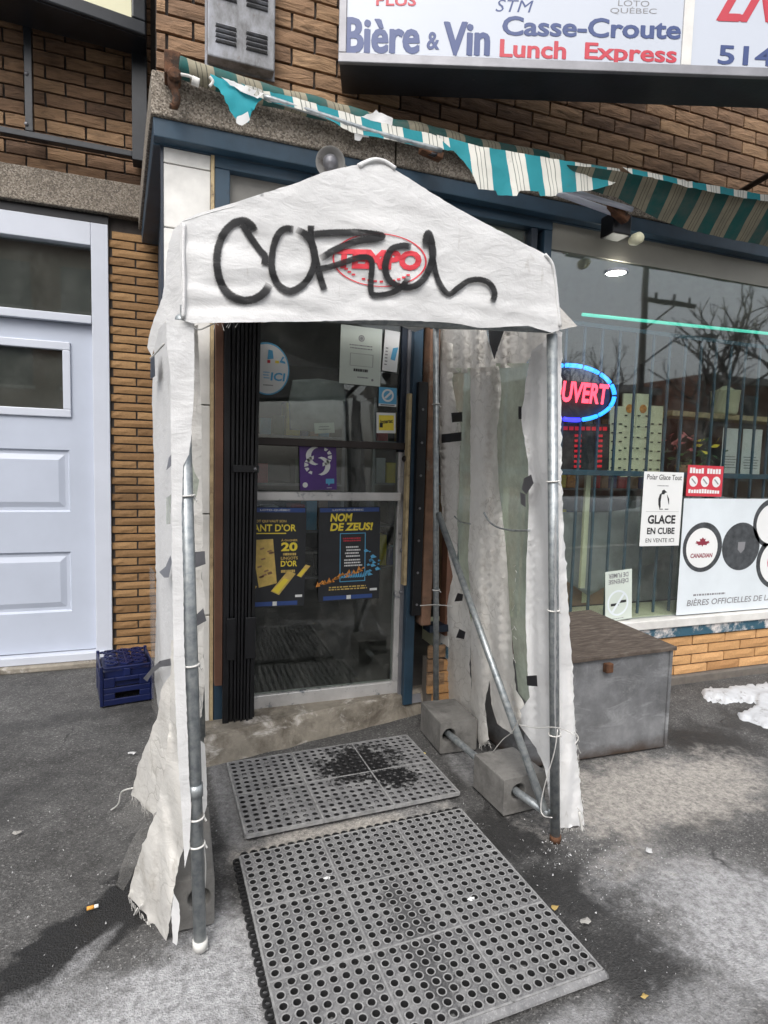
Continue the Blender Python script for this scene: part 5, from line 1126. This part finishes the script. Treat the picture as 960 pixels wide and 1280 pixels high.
cloth_part('clear_window', [(620, 454), (662, 454), (658, 500), (655, 530), (662, 580), (664, 640), (661, 700), (661, 770), (664, 885), (648, 866), (638, 780), (632, 690), (621, 600), (619, 530)], rw(.045*SG), 8, lambda p: .01*nz(p, 5), 'clear', tn, 0, 41)
for px in ([(552, 543), (577, 540), (577, 551), (552, 554)], [(564, 516), (578, 515), (578, 527), (565, 528)]): tape(px, rw(-.03*SG), 'tape_gap_black')
tape([(658, 845), (671, 844), (672, 858), (659, 857)], rw(-.06*SG), 'tape_gap_black'); tape([(568, 752), (572, 741), (579, 743), (578, 751)], rw(-.02*SG), 'tape_gap_black'); tape([(570, 797), (574, 786), (582, 790), (580, 799)], rw(-.02*SG), 'tape_gap_black')
tape([(648, 508), (652, 508), (652, 524), (648, 524)], rw(-.04*SG), 'tape_gap_black'); tape([(655, 598), (664, 593), (667, 604), (658, 618), (652, 612)], rw(-.03*SG)); tape([(650, 615), (657, 618), (657, 634), (651, 630)], rw(-.03*SG))
tape([(610, 407), (634, 407), (626, 425), (618, 450), (612, 430)], rw(.06*SG), 'tape_gap_black')  # black sheet behind the band's notch paints the gap's darkness, not tape
cloth_part('outer_flap', [(696, 412), (703, 416), (701, 500), (702, 600), (706, 690), (710, 745), (715, 824), (718, 890), (722, 945), (727, 1000), (731, 1037), (722, 1032), (700, 1036), (697, 1000), (695, 700), (695, 500)], lambda x, y: on_plane(x, y, PA-dn*.03, dn), 5, lambda p: .022*(1-2*abs(nz((p.x*3, 0, p.z*.35), 7)))+.008*nz((p.x*2, 0, p.z), 14), 'cloth', tn, 2.6, 43)
# cords
def cord(pts, place, r=.0019, mat='rope'): return part('cord', MB().tube(smooth_line([place(*q) for q in pts], 5), r, 6), mat, tn, smooth=True)
cord([(605, 641), (612, 652), (622, 659), (640, 663), (662, 663)], rw(-.06*SG), .004, 'galv'); cord([(568, 645), (575, 652), (588, 655)], rw(-.05*SG), .003, 'galv')
cord([(648, 900), (640, 915), (628, 925), (616, 940)], rw(-.06*SG)); cord([(697, 912), (693, 940), (680, 985), (676, 1010), (680, 1020), (690, 1022)], rw(-.10*SG)); cord([(525, 757), (545, 756), (566, 758)], lambda x, y: on_y(x, y, 2.66))
cord([(648, 906), (670, 910), (690, 909), (705, 912), (716, 918)], rw(-.09*SG)); cord([(718, 915), (723, 922), (719, 930)], lambda x, y: on_y(x, y, 1.72)); cord([(722, 1010), (729, 1020), (727, 1030), (731, 1038)], lambda x, y: on_y(x, y, 1.71)); cord([(724, 1015), (728, 1040)], lambda x, y: on_y(x, y, 1.70), .005)
cord([(188, 448), (196, 440), (205, 430)], pl_(LPa, -.3), .003); cord([(240, 408), (250, 412), (268, 404)], lambda x, y: on_plane(x, y, *FR), .0018); cord([(178, 1130), (165, 1150), (155, 1160), (150, 1168), (160, 1164), (182, 1160), (184, 1152)], pl_(FL), .0022); cord([(172, 1135), (160, 1155), (148, 1150)], pl_(FL, -.01), .0022); cord([(190, 1172), (188, 1185), (186, 1195)], pl_(FL), .003)
cord([(166, 985), (152, 990), (148, 1005), (138, 1013)], pl_(FL2), .003); cord([(248, 862), (252, 880), (250, 886)], lambda x, y: on_y(x, y, 1.7), .002); cord([(254, 1050), (257, 1080), (256, 1110)], lambda x, y: on_y(x, y, 1.66), .002)
rr = random.Random(17); fg_ = MB()
def fringe(a, b, place, n_, ln):
    for k in range(n_):
        t_ = rr.random(); x = a[0]+(b[0]-a[0])*t_; y = a[1]+(b[1]-a[1])*t_; dx = rr.uniform(-4, 4); l2 = ln*rr.uniform(.3, 1.2)
        fg_.tube([place(x, y), place(x+dx*.5, y+l2*.5), place(x+dx, y+l2)], .0007, 4, False)
fringe((160, 1120), (208, 1181), pl_(FL), 34, 14); fringe((164, 993), (192, 1018), pl_(FL2), 16, 12); fringe((700, 1034), (730, 1036), lambda x, y: on_plane(x, y, PA-dn*.03, dn), 18, 9)
fringe((719, 890), (730, 1030), lambda x, y: on_plane(x, y, PA-dn*.03, dn), 22, 7); fringe((598, 930), (612, 926), rw(0), 10, 9); fringe((640, 860), (645, 700), rw(0), 14, 6); fringe((240, 404), (300, 404), lambda x, y: on_plane(x, y, g0, dn), 7, 8)
part('fringe', fg_, 'rope', tn, kind='stuff')
# --- graffiti and the printed logo, on the gable cloth
def ribbon(pts, wpx, lift, fade=(1, 1)):
    L = smooth_line(pts, 7); V = []; UV = []; n = 6
    for i, p in enumerate(L):
        d_ = (L[min(i+1, len(L)-1)]-L[max(i-1, 0)]).normalized(); s_ = Vector((-d_.y, d_.x, 0)); t_ = i/(len(L)-1)
        al = min(1, fade[0]+t_*14, fade[1]+(1-t_)*14); wd = wpx*(1+.10*noise.noise(Vector((p.x*.05, p.y*.05, lift*999))))
        for k in range(n+1): q = p+s_*(wd*(k/n-.5)); V.append(gable(q.x, q.y, lift+.00003*i)); UV.append((al, k/n))
    return V, [(i*(n+1)+k, i*(n+1)+k+1, (i+1)*(n+1)+k+1, (i+1)*(n+1)+k) for i in range(len(L)-1) for k in range(n)], UV
z5 = lambda L: [(180+x/3.2, 180+y/3.2) for x, y in L]; z6 = lambda L: [(440+x/3.2, 180+y/3.2) for x, y in L]
strokes = [
 (z5([(442, 350), (425, 322), (395, 308), (355, 320), (318, 360), (296, 420), (292, 490), (310, 560), (345, 605), (395, 625), (440, 620), (480, 595), (502, 560)]), 11.5),
 (z5([(393, 322), (425, 370), (460, 420), (484, 450), (480, 485)]), 9.5),
 (z5([(598, 342), (562, 340), (532, 370), (514, 430), (512, 500), (535, 560), (580, 588), (625, 572), (662, 530), (682, 470), (676, 410), (650, 365), (610, 342)]), 10),
 (z5([(668, 325), (668, 375), (684, 450), (704, 530), (722, 585)]), 9.5),
 (z5([(672, 362), (740, 356), (830, 354), (900, 358), (950, 366), (940, 376), (860, 388), (780, 415), (706, 458)]), 10),
 (z5([(690, 500), (740, 492), (800, 474), (860, 454), (900, 456), (912, 480), (908, 540), (908, 588), (925, 604), (980, 598), (1030, 572), (1062, 528)]), 8.5),
 (z6([(236, 412), (205, 406), (160, 420), (138, 460), (134, 505), (152, 548), (200, 572), (250, 568), (290, 535), (316, 480), (324, 430), (314, 372), (304, 356), (296, 380), (298, 420)]), 9.5),
 (z6([(302, 352), (314, 400), (326, 470), (345, 545), (385, 600), (425, 575), (465, 548), (510, 542), (548, 556), (568, 585), (570, 610), (560, 632)]), 8),
]
V, Fc, UVs = [], [], []
for i, (pts, wpx) in enumerate(strokes):
    a_, b_, c_ = ribbon(pts, wpx*1.02, .0045+.0004*i, (.5, .25)); o_ = len(V); V += a_; Fc += [tuple(k+o_ for k in q) for q in b_]; UVs += c_
me = bpy.data.meshes.new('graffiti'); me.from_pydata([tuple(Vector(q)-ROOT[tn.name]) for q in V], [], Fc); uvl = me.uv_layers.new(name='UVMap')
for lp_ in me.loops: uvl.data[lp_.index].uv = UVs[lp_.vertex_index]
me.update(); link('graffiti', me, 'spray', tn)['label'] = 'black sprayed scrawl across the front of the tent'
lg = MB(); n = 64; cx, cy, rx_, ry_, tl_ = 474.5, 325, 59, 33.5, R(3)
def ell(t_, k): 
    x, y = rx_*k*math.cos(t_), ry_*k*math.sin(t_); return cx+x*math.cos(tl_)-y*math.sin(tl_), cy+x*math.sin(tl_)+y*math.cos(tl_)
V = []
for k in range(n): V.append(gable(*ell(2*math.pi*k/n, 1.0), .0024)); V.append(gable(*ell(2*math.pi*k/n, .965), .0024))
lg.add(V, [(2*k, 2*((k+1) % n), 2*((k+1) % n)+1, 2*k+1) for k in range(n)])
add_text(lg, 'TEMPO', lambda u, v: gable(u, -v+(u-cx)*.03, .0024), (419, -337, 527, -312), .06, .08)
for k in range(15):
    t_ = R(160-9.3*k); c_ = ell(t_, .80); s_ = 2.2
    if k % 5 == 4: continue
    lg.add([gable(c_[0]-s_, c_[1]-1.2, .0024), gable(c_[0]+s_, c_[1]-1.2, .0024), gable(c_[0]+s_, c_[1]+1.2, .0024), gable(c_[0]-s_, c_[1]+1.2, .0024)], [(0, 1, 2, 3)])
part('printed_logo', lg, plain('tarpaulin_red_print', (.70, .05, .07), .6, var=.12, bmp=0), tn)

# ------------------------------------------------------------------ concrete blocks
def block(name, fx, sx, label, hole=True, rot=0):
    """fx: ground corner front-left; sx: size; a round core runs front to back"""
    o = thing(name, label, 'concrete block', (fx[0]+sx[0]/2, fx[1]+sx[1]/2, 0), 'concrete blocks weighing down the tent')
    mb = MB(); x0, y0 = -sx[0]/2, -sx[1]/2; x1, y1 = sx[0]/2, sx[1]/2; Hh = sx[2]; n = 20; cz, r_ = .085, .032
    cxx = sx[3]
    for yy in (y0, y1):
        V = []; Fc = []
        for k in range(n):
            ca, sa = math.cos(2*math.pi*k/n+math.pi/4), math.sin(2*math.pi*k/n+math.pi/4); m_ = max(abs(ca), abs(sa))
            ex, ez = ca/m_, sa/m_
            V += [(x0+(ex+1)/2*(x1-x0), yy, (ez+1)/2*Hh), (cxx+r_*ca, yy, cz+r_*sa)]
        mb.add(V, [(2*k, 2*((k+1) % n), 2*((k+1) % n)+1, 2*k+1) for k in range(n)])
    mb.add([(cxx+r_*math.cos(2*math.pi*k/n+math.pi/4), yy, cz+r_*math.sin(2*math.pi*k/n+math.pi/4)) for yy in (y0, y1) for k in range(n)], [(k, (k+1) % n, n+(k+1) % n, n+k) for k in range(n)])
    mb.add([(x0, y0, 0), (x1, y0, 0), (x1, y1, 0), (x0, y1, 0), (x0, y0, Hh), (x1, y0, Hh), (x1, y1, Hh), (x0, y1, Hh)], [(0, 3, 2, 1), (4, 5, 6, 7), (1, 2, 6, 5), (3, 0, 4, 7)])
    me = mb.mesh('block_body'); bm = bmesh.new(); bm.from_mesh(me); bmesh.ops.remove_doubles(bm, verts=bm.verts, dist=.0008)
    bmesh.ops.recalc_face_normals(bm, faces=bm.faces); bm.to_mesh(me); bm.free()
    b_ = link('block_body', me, 'block', o); md = b_.modifiers.new('bevel', 'BEVEL'); md.width = .006; md.segments = 2; md.limit_method = 'ANGLE'; md.angle_limit = R(60); o.rotation_euler = (0, 0, rot); return o
block('concrete_block', (1.215, 1.915), (.20, .22, .145, -.031), 'grey concrete block near the right front pole, steel tube through it', rot=R(3))
block('concrete_block', (1.203, 2.43), (.19, .26, .15, -.050), 'grey concrete block by the door step, behind the other one', rot=R(-3))
block('concrete_block', (.0, 1.70), (.125, .36, .15, .02), 'tall edge concrete block behind the left front pole', rot=R(-1))

# ------------------------------------------------------------------ rubber mats
def tile_mesh(wx, wy, n, ringed):
    mb = MB(); th = .013; px, py = wx/n, wy/n; m = 12; r_ = .0106 if not ringed else .0084
    for j in range(n):
        for i in range(n):
            cx_, cy_ = (i+.5)*px, (j+.5)*py; V = []; Fc = []
            for k in range(m):
                a_ = 2*math.pi*(k+.5)/m; ca, sa = math.cos(a_), math.sin(a_); mm = max(abs(ca), abs(sa))
                ex, ey = cx_+ca/mm*px/2, cy_+sa/mm*py/2
                if ringed: V += [(ex, ey, th), (cx_+.0152*ca, cy_+.0152*sa, th), (cx_+.0140*ca, cy_+.0140*sa, th+.0056), (cx_+.0102*ca, cy_+.0102*sa, th+.0054), (cx_+r_*ca, cy_+r_*sa, .0)]
                else: V += [(ex, ey, th), (cx_+(r_+.002)*ca, cy_+(r_+.002)*sa, th), (cx_+(r_+.001)*ca, cy_+(r_+.001)*sa, th-.001), (cx_+r_*ca, cy_+r_*sa, th-.0025), (cx_+r_*ca, cy_+r_*sa, 0)]
            for k in range(m):
                a, b = 5*k, 5*((k+1) % m)
                for q in range(4): Fc.append((a+q, b+q, b+q+1, a+q+1))
            mb.add(V, Fc)
    # side skirts
    mb.add([(0, 0, 0), (wx, 0, 0), (wx, wy, 0), (0, wy, 0), (0, 0, th), (wx, 0, th), (wx, wy, th), (0, wy, th)], [(0, 1, 5, 4), (1, 2, 6, 5), (2, 3, 7, 6), (3, 0, 4, 7)])
    me = mb.mesh('tile')
    for mname in ('rubber', 'rubber_core', 'rubber_worn'): me.materials.append(MT[mname])
    for p_ in me.polygons:
        vs = [me.vertices[k].co.z for k in p_.vertices]
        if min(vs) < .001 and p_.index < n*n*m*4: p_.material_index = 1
        elif ringed and min(vs) > th+.004: p_.material_index = 2
    return me
def mat_thing(c, rot, nx_, ny_, wx, wy, ringed, label, teeth):
    o = thing('rubber_mat', label, 'rubber mat', (c[0], c[1], .004)); o.rotation_euler = (0, 0, rot)
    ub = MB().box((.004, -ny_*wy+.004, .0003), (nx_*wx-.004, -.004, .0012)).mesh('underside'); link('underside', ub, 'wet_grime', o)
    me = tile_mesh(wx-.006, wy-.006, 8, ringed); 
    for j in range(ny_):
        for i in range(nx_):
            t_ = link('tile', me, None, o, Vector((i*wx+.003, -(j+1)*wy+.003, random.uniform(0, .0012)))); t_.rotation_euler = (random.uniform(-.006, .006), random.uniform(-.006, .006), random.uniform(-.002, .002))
    rg = random.Random(nx_*10+ny_); gd, gp = MB(), MB()
    for j in range(ny_*8):
        for i in range(nx_*8):
            q = nz((i*.16, j*.16, nx_), 1.4, 4)+rg.uniform(-.35, .35)
            if q < .12: continue
            cx3, cy3 = ((i % 8)+.5)*(wx-.006)/8+(i//8)*wx+.003, -((j//8)+1)*wy+.003+((j % 8)+.5)*(wy-.006)/8; mbx = gp if rg.random() < .6 else gd
            n5 = 7; z5_ = .004+rg.uniform(0, .009); a0 = rg.uniform(0, 6)
            mbx.add([(cx3+rg.uniform(-.003, .003), cy3+rg.uniform(-.003, .003), z5_+.003)]+[(cx3+.0085*math.cos(a0+k*6.283/n5), cy3+.0085*math.sin(a0+k*6.283/n5), z5_-rg.uniform(0, .004)) for k in range(n5)], [(0, 1+k, 1+(k+1) % n5) for k in range(n5)])
    for nm_, g_, m_ in (('packed_grit', gd, 'wet_grime'), ('packed_slush', gp, 'grit')): link(nm_, g_.mesh(nm_), m_, o)['kind'] = 'stuff'
    mb = MB(); W_, H_ = nx_*wx, ny_*wy
    for i in range(nx_+1): mb.box((i*wx-.0028, -H_, .001), (i*wx+.0028, 0, .0152))
    for j in range(ny_+1):
        for i in range(nx_): mb.box((i*wx+.003, -j*wy-.0028, .001), ((i+1)*wx-.003, -j*wy+.0028, .0152))
    part('joint_rib', mb, 'rubber_worn', o).location = (0, 0, 0)
    me2 = bpy.data.objects[o.children[-1].name]
    # parts are modelled at the mat's own corner: undo the world offset
    for q in o.children:
        if q.name.startswith('joint_rib'):
            for v_ in q.data.vertices: v_.co += ROOT[o.name]
    if teeth:
        tm = MB()
        for k in range(24):
            y = -(k+.5)*H_/24; tm.ring((-.012, y, .003), (1, 0, 0), (0, 1, 0), .0135, .0075, 12, th=.008)
        for k in range(26):
            x = (k+.5)*W_/26; tm.ring((x, .010, .003), (1, 0, 0), (0, 1, 0), .0135, .0075, 12, th=.008)
        me3 = tm.mesh('edge_loops'); e_ = link('edge_loops', me3, 'rubber_core', o); e_['kind'] = 'stuff'
        bv = MB()
        bv.hexa([(W_+.003, -H_-.018, 0), (W_+.007, -H_-.018, 0), (W_+.007, 0, 0), (W_+.003, 0, 0), (W_+.003, -H_-.018, .015), (W_+.004, -H_-.018, .013), (W_+.004, 0, .013), (W_+.003, 0, .015)])
        bv.hexa([(0, -H_-.018, 0), (W_+.0028, -H_-.018, 0), (W_+.0028, -H_-.003, 0), (0, -H_-.003, 0), (0, -H_-.016, .005), (W_+.0028, -H_-.016, .005), (W_+.0028, -H_-.004, .014), (0, -H_-.004, .014)])
        link('bevelled_edge', bv.mesh('bevelled_edge'), 'rubber', o)
    return o
mat_thing((.222, 1.952), R(1.7), 3, 3, .283, .262, True, 'large ringed rubber drainage mat in front of the tent', True)
mat_thing((.240, 2.605), R(1.6), 3, 2, .289, .272, False, 'smaller perforated rubber mat at the door step, with a wet black patch', False)

# ------------------------------------------------------------------ blue crate
cx_ = thing('bottle_crate', 'dark blue plastic bottle crate standing upside down by the white door', 'crate', (-.243, 3.62, 0)); cx_.rotation_euler = (0, 0, R(9))
def cpart(name, mb): 
    me = mb.mesh(name); o = link(name, me, 'crate', cx_); md = o.modifiers.new('bevel', 'BEVEL'); md.width = .004; md.segments = 2; md.limit_method = 'ANGLE'; return o
w2, d2, Hc = .138, .16, .222
for sx_ in (-1, 1):
    for sy_ in (-1, 1):
        mb = MB().box((sx_*w2-.018 if sx_ > 0 else -w2, sy_*d2-.018 if sy_ > 0 else -d2, 0), (w2 if sx_ > 0 else -w2+.018, d2 if sy_ > 0 else -d2+.018, Hc)); cpart('corner_post', mb)
for sy_ in (-1, 1):
    y0, y1 = (-d2+.003, -d2+.012) if sy_ < 0 else (d2-.012, d2-.003); mb = MB()
    mb.box((-w2+.0185, y0, .0), (w2-.0185, y1, .035)); mb.box((-w2+.0185, y0, .068), (w2-.0185, y1, .098)); mb.box((-w2+.0185, y0, .0355), (-.062, y1, .0675)); mb.box((.062, y0, .0355), (w2-.0185, y1, .0675))
    mb.box((-w2+.0185, y0, .0985), (-.062, y1, .155)); mb.box((.062, y0, .0985), (w2-.0185, y1, .155)); mb.box((-.0615, y0, .13), (.0615, y1, .155)); mb.box((-.018, y0, .1555), (.018, y1, .20)); mb.box((-w2+.0185, y0, .2005), (w2-.0185, y1, .2145))
    cpart('end_wall', mb)
for sx_ in (-1, 1):
    x0, x1 = (-w2+.003, -w2+.012) if sx_ < 0 else (w2-.012, w2-.003); mb = MB(); mb.box((x0, -d2+.0185, 0), (x1, d2-.0185, .13)); mb.box((x0, -d2+.0185, .16), (x1, d2-.0185, .214))
    for k in range(4): mb.box((x0, -.12+.075*k, .1305), (x1, -.105+.075*k, .1595))
    cpart('side_wall', mb)
mb = MB()
for i in range(3):
    for j in range(4): 
        c = Vector((-.072+.072*i, -.105+.07*j, Hc-.006)); mb.ring(c, (1, 0, 0), (0, 1, 0), .034, .028, 18, th=.008); mb.ring(c, (1, 0, 0), (0, 1, 0), .020, .015, 14, th=.007)
        for k in range(6): a_ = k*math.pi/3; mb.bar(c+Vector((.014*math.cos(a_), .014*math.sin(a_), .003)), c+Vector((.030*math.cos(a_), .030*math.sin(a_), .003)), .004, .006, Vector((0, 0, 1)))
mb.box((-.003, -d2+.01, Hc-.006), (.003, d2-.01, Hc+.0035))
me = mb.mesh('base_lattice'); link('base_lattice', me, 'crate', cx_)
me = MB().box((-w2+.02, -d2+.02, .10), (w2-.02, d2-.02, .185)).mesh('bottle_cells'); link('bottle_cells', me, 'crate', cx_)

# ------------------------------------------------------------------ storage box
bx = thing('storage_box', 'grey sheet metal storage box with a dark plywood lid under the window', 'storage box', (1.9, 2.5, 0))
def q4(x, y): return Vector((x, y, 0))
c1, c2, c3, c4 = Vector((1.50, 2.20, 0)), Vector((2.30, 2.175, 0)), Vector((2.315, 2.80, 0)), Vector((1.50, 2.80, 0))
h1, h2 = .487, .512
part('body', MB().hexa([c1, c2, c3, c4, c1+Vector((0, 0, h1-.02)), c2+Vector((0, 0, h2-.02)), c3+Vector((0, 0, h2+.0)), c4+Vector((0, 0, h1))]), 'galv_box', bx, bevel=.004)
e_ = Vector((.012, -.018, 0))
part('lid', MB().hexa([c1+Vector((-.01, -.018, h1-.0195)), c2+Vector((.014, -.02, h2-.0195)), c3+Vector((.014, .01, h2+.0005)), c4+Vector((-.01, .01, h1+.0005)), c1+Vector((-.01, -.018, h1)), c2+Vector((.014, -.02, h2)), c3+Vector((.014, .01, h2+.022)), c4+Vector((-.01, .01, h1+.022))]), 'ply', bx, bevel=.003)
c = on_y(761, 835, 2.165); part('hasp', MB().box((c.x-.02, 2.155, c.z-.022), (c.x+.02, 2.182, c.z+.022)), 'rust', bx, bevel=.004)
part('corner_angle', MB().box((2.287, 2.168, .02), (2.304, 2.18, h2-.021)), 'galv_box', bx)

# ------------------------------------------------------------------ snow, salt and litter
def snow():
    mb = sheet([(874, 862), (885, 858), (900, 858), (920, 855), (960, 852), (1000, 850), (1060, 850), (1060, 960), (1000, 930), (975, 910), (955, 908), (940, 902), (925, 897), (922, 890), (935, 886), (945, 880), (930, 876), (905, 878), (885, 874)], lambda x, y: on_z(x, y, 0), 3, lambda p: 0, 3.2, 3)
    bnd = mb
    for v_ in mb.v: v_.z = .006+.018*max(0, .35+nz((v_.x, v_.y, 0), 4))+.007*nz((v_.x, v_.y, 0), 13)+.004*nz((v_.x, v_.y, 0), 40)
    me = mb.mesh('snow', Vector((0, 0, 0)), True); bm = bmesh.new(); bm.from_mesh(me); bm.verts.ensure_lookup_table()
    edge = {q.index for q in bm.verts if q.is_boundary}; ring1 = {e.other_vert(q).index for q in bm.verts if q.index in edge for e in q.link_edges}-edge
    ring2 = {e.other_vert(bm.verts[k]).index for k in ring1 for e in bm.verts[k].link_edges}-edge-ring1
    for k in edge: bm.verts[k].co.z = -.012
    for k in ring1: bm.verts[k].co.z = .002+bm.verts[k].co.z*.18
    for k in ring2: bm.verts[k].co.z = .004+bm.verts[k].co.z*.5
    bm.to_mesh(me); bm.free()
    o = link('snow', me, 'snow'); o['kind'] = 'stuff'; o['label'] = 'patch of melting snow against the shop wall at right'
snow()
def grains():
    rr = random.Random(12); mb = MB()
    def one(x, y, s_):
        z = .002+.003*nz((x, y, 0), 2.1); q = [Vector((x+rr.uniform(-s_, s_), y+rr.uniform(-s_, s_), z+rr.uniform(0, s_*1.2))) for _ in range(4)]
        q[0].z = q[1].z = q[2].z = z-.002; mb.add(q, [(0, 1, 2), (0, 1, 3), (1, 2, 3), (2, 0, 3)])
    for cx2, cy2, sx2, sy2, n_, s_ in ((735, 1070, .10, .12, 170, .0026), (760, 1120, .22, .25, 110, .0022), (850, 1180, .35, .3, 110, .0022), (250, 1230, .22, .15, 120, .0022), (600, 1050, .15, .2, 80, .003), (60, 1100, .4, .3, 120, .003), (700, 1060, .06, .06, 60, .003)):
        c = on_z(cx2, cy2)
        for _ in range(n_): one(c.x+rr.gauss(0, sx2), c.y+rr.gauss(0, sy2), s_*rr.uniform(.4, 1.5))
    o = link('salt_grains', mb.mesh('salt_grains'), 'wax'); o['kind'] = 'stuff'; o['label'] = 'scattered white road salt grains'
grains()
c = on_z(115, 1136); cg = thing('cigarette_butt', 'orange cigarette butt on the wet asphalt left of the tent', 'cigarette butt', c)
a = c+Vector((-.014, -.003, .006)); b = c+Vector((.006, -.001, .006)); part('filter', MB().tube([a, b], .0055, 10), 'butt_orange', cg, smooth=True); part('paper', MB().tube([b+Vector((.0005, 0, 0)), b+Vector((.012, .001, 0))], .0052, 10), 'paper', cg, smooth=True)
for (px, py, s_, mat, nm, lab, cat) in ((694, 1135, .012, 'leaf', 'dead_leaf', 'curled brown leaf scrap on dark asphalt right of the large mat', 'leaf'), (806, 1246, .010, 'print_yellow' if False else 'leaf', 'dead_leaf', 'pale yellowish leaf scrap at the bottom right of the pavement', 'leaf'), (529, 942, .011, 'print_yellow', 'paper_scrap', 'yellow paper scrap beside the small mat', 'litter'), (408, 1098, .010, 'paper', 'paper_scrap', 'white paper scrap on the top left tile of the large mat', 'litter'), (588, 1124, .011, 'paper', 'paper_scrap', 'white crumb on the right column of the large mat', 'litter'), (811, 1064, .016, 'wax', 'ice_chip', 'pale ice chip on the pavement before the storage box', 'ice'), (731, 1153, .016, 'kerb', 'ice_chip', 'grey flattened lump on asphalt right of the large mat', 'ice'), (20, 1042, .014, 'kerb', 'pebble', 'pale pebble on the asphalt at the far left', 'pebble'), (166, 942, .018, 'wax', 'ice_chip', 'white ice chip on the asphalt by the left curtain', 'ice')):
    c = on_z(px, py, .02 if nm == 'paper_scrap' and px != 529 else .003); mb = MB(); rr = random.Random(px); n = 9; V = [c+Vector((0, 0, s_*.55))]
    for k in range(n): a_ = 2*math.pi*k/n; r2 = s_*rr.uniform(.6, 1.15); V.append(c+Vector((r2*math.cos(a_)*1.2, r2*math.sin(a_)*.8, s_*rr.uniform(.0, .45))))
    V.append(c+Vector((0, 0, 0))); mb.add(V, [(0, 1+k, 1+(k+1) % n) for k in range(n)]+[(n+1, 1+(k+1) % n, 1+k) for k in range(n)])
    solid(nm, mb, mat, lab, cat)

# ================================================================== ACROSS THE STREET (seen mirrored in the glass)
def mirror(px, py, dist): q = on_y(px, py, 2*2.888+dist); q.y = 2*2.888-q.y; return q
def bare_tree(name, base, hgt, seed, label):
    o = thing(name, label, 'tree', base, 'bare trees across the street'); rr = random.Random(seed); tr = MB(); bnr = MB()
    def grow(p, d_, ln, r_, lv):
        pts = [p]; q = p; dd = d_
        for k in range(3):
            dd = (dd+Vector((rr.gauss(0, .14), rr.gauss(0, .14), rr.gauss(.03, .08)))).normalized(); q = q+dd*ln/3; pts.append(q)
        (tr if lv == 0 else bnr).tube(pts, [r_, r_*.9, r_*.78, r_*.62], 6 if lv < 2 else 4, False)
        if lv >= 5: return
        for k in range(3 if lv < 4 else 2+(rr.random() < .6)):
            ax_ = Vector((rr.gauss(0, 1), rr.gauss(0, 1), rr.gauss(0, .4))).normalized(); nd = (dd*1.0+ax_*rr.uniform(.45, .95)+Vector((0, 0, .12))).normalized()
            grow(pts[-1] if k else pts[2], nd, ln*rr.uniform(.62, .82), r_*.58, lv+1)
    grow(Vector(base), Vector((0, 0, 1)), hgt*.26, hgt*.022, 0)
    part('trunk', tr, 'bark', o, smooth=True); part('branches', bnr, 'bark', o, smooth=True)
for i, (px, dist, h_) in enumerate(((880, 11, 10.5), (975, 12.5, 12.5), (730, 16, 9), (1120, 12, 11))):
    b = mirror(px, 700, dist); b.z = -.01; bare_tree('bare_tree', b, h_, 20+i, ['bare tree across the street, mirrored left of the window middle', 'bare tree across the street, mirrored at the right window edge', 'smaller bare tree mirrored behind the neon sign', 'bare tree across the street, beyond the right edge'][i])
up_ = mirror(790, 640, 11); up_.z = -.01; ut = thing('utility_pole', 'wooden utility pole with a cross arm, mirrored in the wide window', 'utility pole', up_)
part('pole', MB().tube([up_, up_+Vector((0, 0, 8.6))], [.15, .10], 10), 'bark', ut, smooth=True); part('cross_arm', MB().box((up_.x-.1, up_.y-.06, 7.2), (up_.x+2.3, up_.y+.06, 7.34)), 'bark', ut)
for k in range(3): part('insulator', MB().lathe([(0, .22), (.05, .2), (.06, .08), (.03, 0)], up_+Vector((.5+.75*k, 0, 7.35)), (0, 0, 1), 8), 'grey_metal', ut)
part('arm_brace', MB().tube([up_+Vector((0, 0, 6.2)), up_+Vector((1.3, 0, 7.2))], .03, 6), 'bark', ut); part('lamp_arm', MB().tube([up_+Vector((0, 0, 5.0)), up_+Vector((1.6, 0, 6.1)), up_+Vector((2.9, 0, 6.3))], .04, 6), 'grey_metal', ut); part('lamp_head', MB().box((up_.x+2.8, up_.y-.1, 6.2), (up_.x+3.4, up_.y+.1, 6.36)), 'grey_metal', ut)
def house(x0, x1, y, h_, label, mat):
    o = thing('street_house', label, 'house', ((x0+x1)/2, y, 0), 'houses across the street'); part('wall', MB().box((x0, y-8, -.01), (x1, y, h_)), mat, o); part('cornice', MB().box((x0-.1, y+.001, h_-.35), (x1+.1, y+.25, h_)), 'kerb', o)
    x = x0+.9
    while x < x1-1.4:
        for z in [q for q in (1.0, 3.9, 6.8) if q+1.8 < h_]: part('window', MB().box((x, y+.001, z), (x+1.1, y+.05, z+1.6)), 'far_glass', o); part('sill', MB().box((x-.08, y+.001, z-.12), (x+1.18, y+.12, z-.005)), 'kerb', o)
        x += 2.1
house(-16, -7, -17, 9.2, 'red brick two storey house across the street, far left', 'road_house'); house(-6.8, 3, -17.2, 9.6, 'brown two storey house across the street, facing the tent', 'wood_red'); house(16, 24, -19, 5.6, 'low brick house across the street beyond the trees', 'road_house'); house(26, 42, -18, 6.4, 'long brick house across the street, far right', 'road_house')
bank = MB(); n = 60; V = []
for i in range(n+1):
    x = -20+60*i/n; h_ = .35+.2*nz((x, 0, 0), .7); V += [(x, -11.2, -.14), (x, -11.6, h_*.8-.1), (x, -12.1, h_), (x, -12.9, -.02)]
bank.add(V, [(4*i+k, 4*i+k+1, 4*i+k+5, 4*i+k+4) for i in range(n) for k in range(3)]); o = link('snow_bank', bank.mesh('snow_bank', Vector((0, 0, 0)), True), 'snow'); o['kind'] = 'stuff'
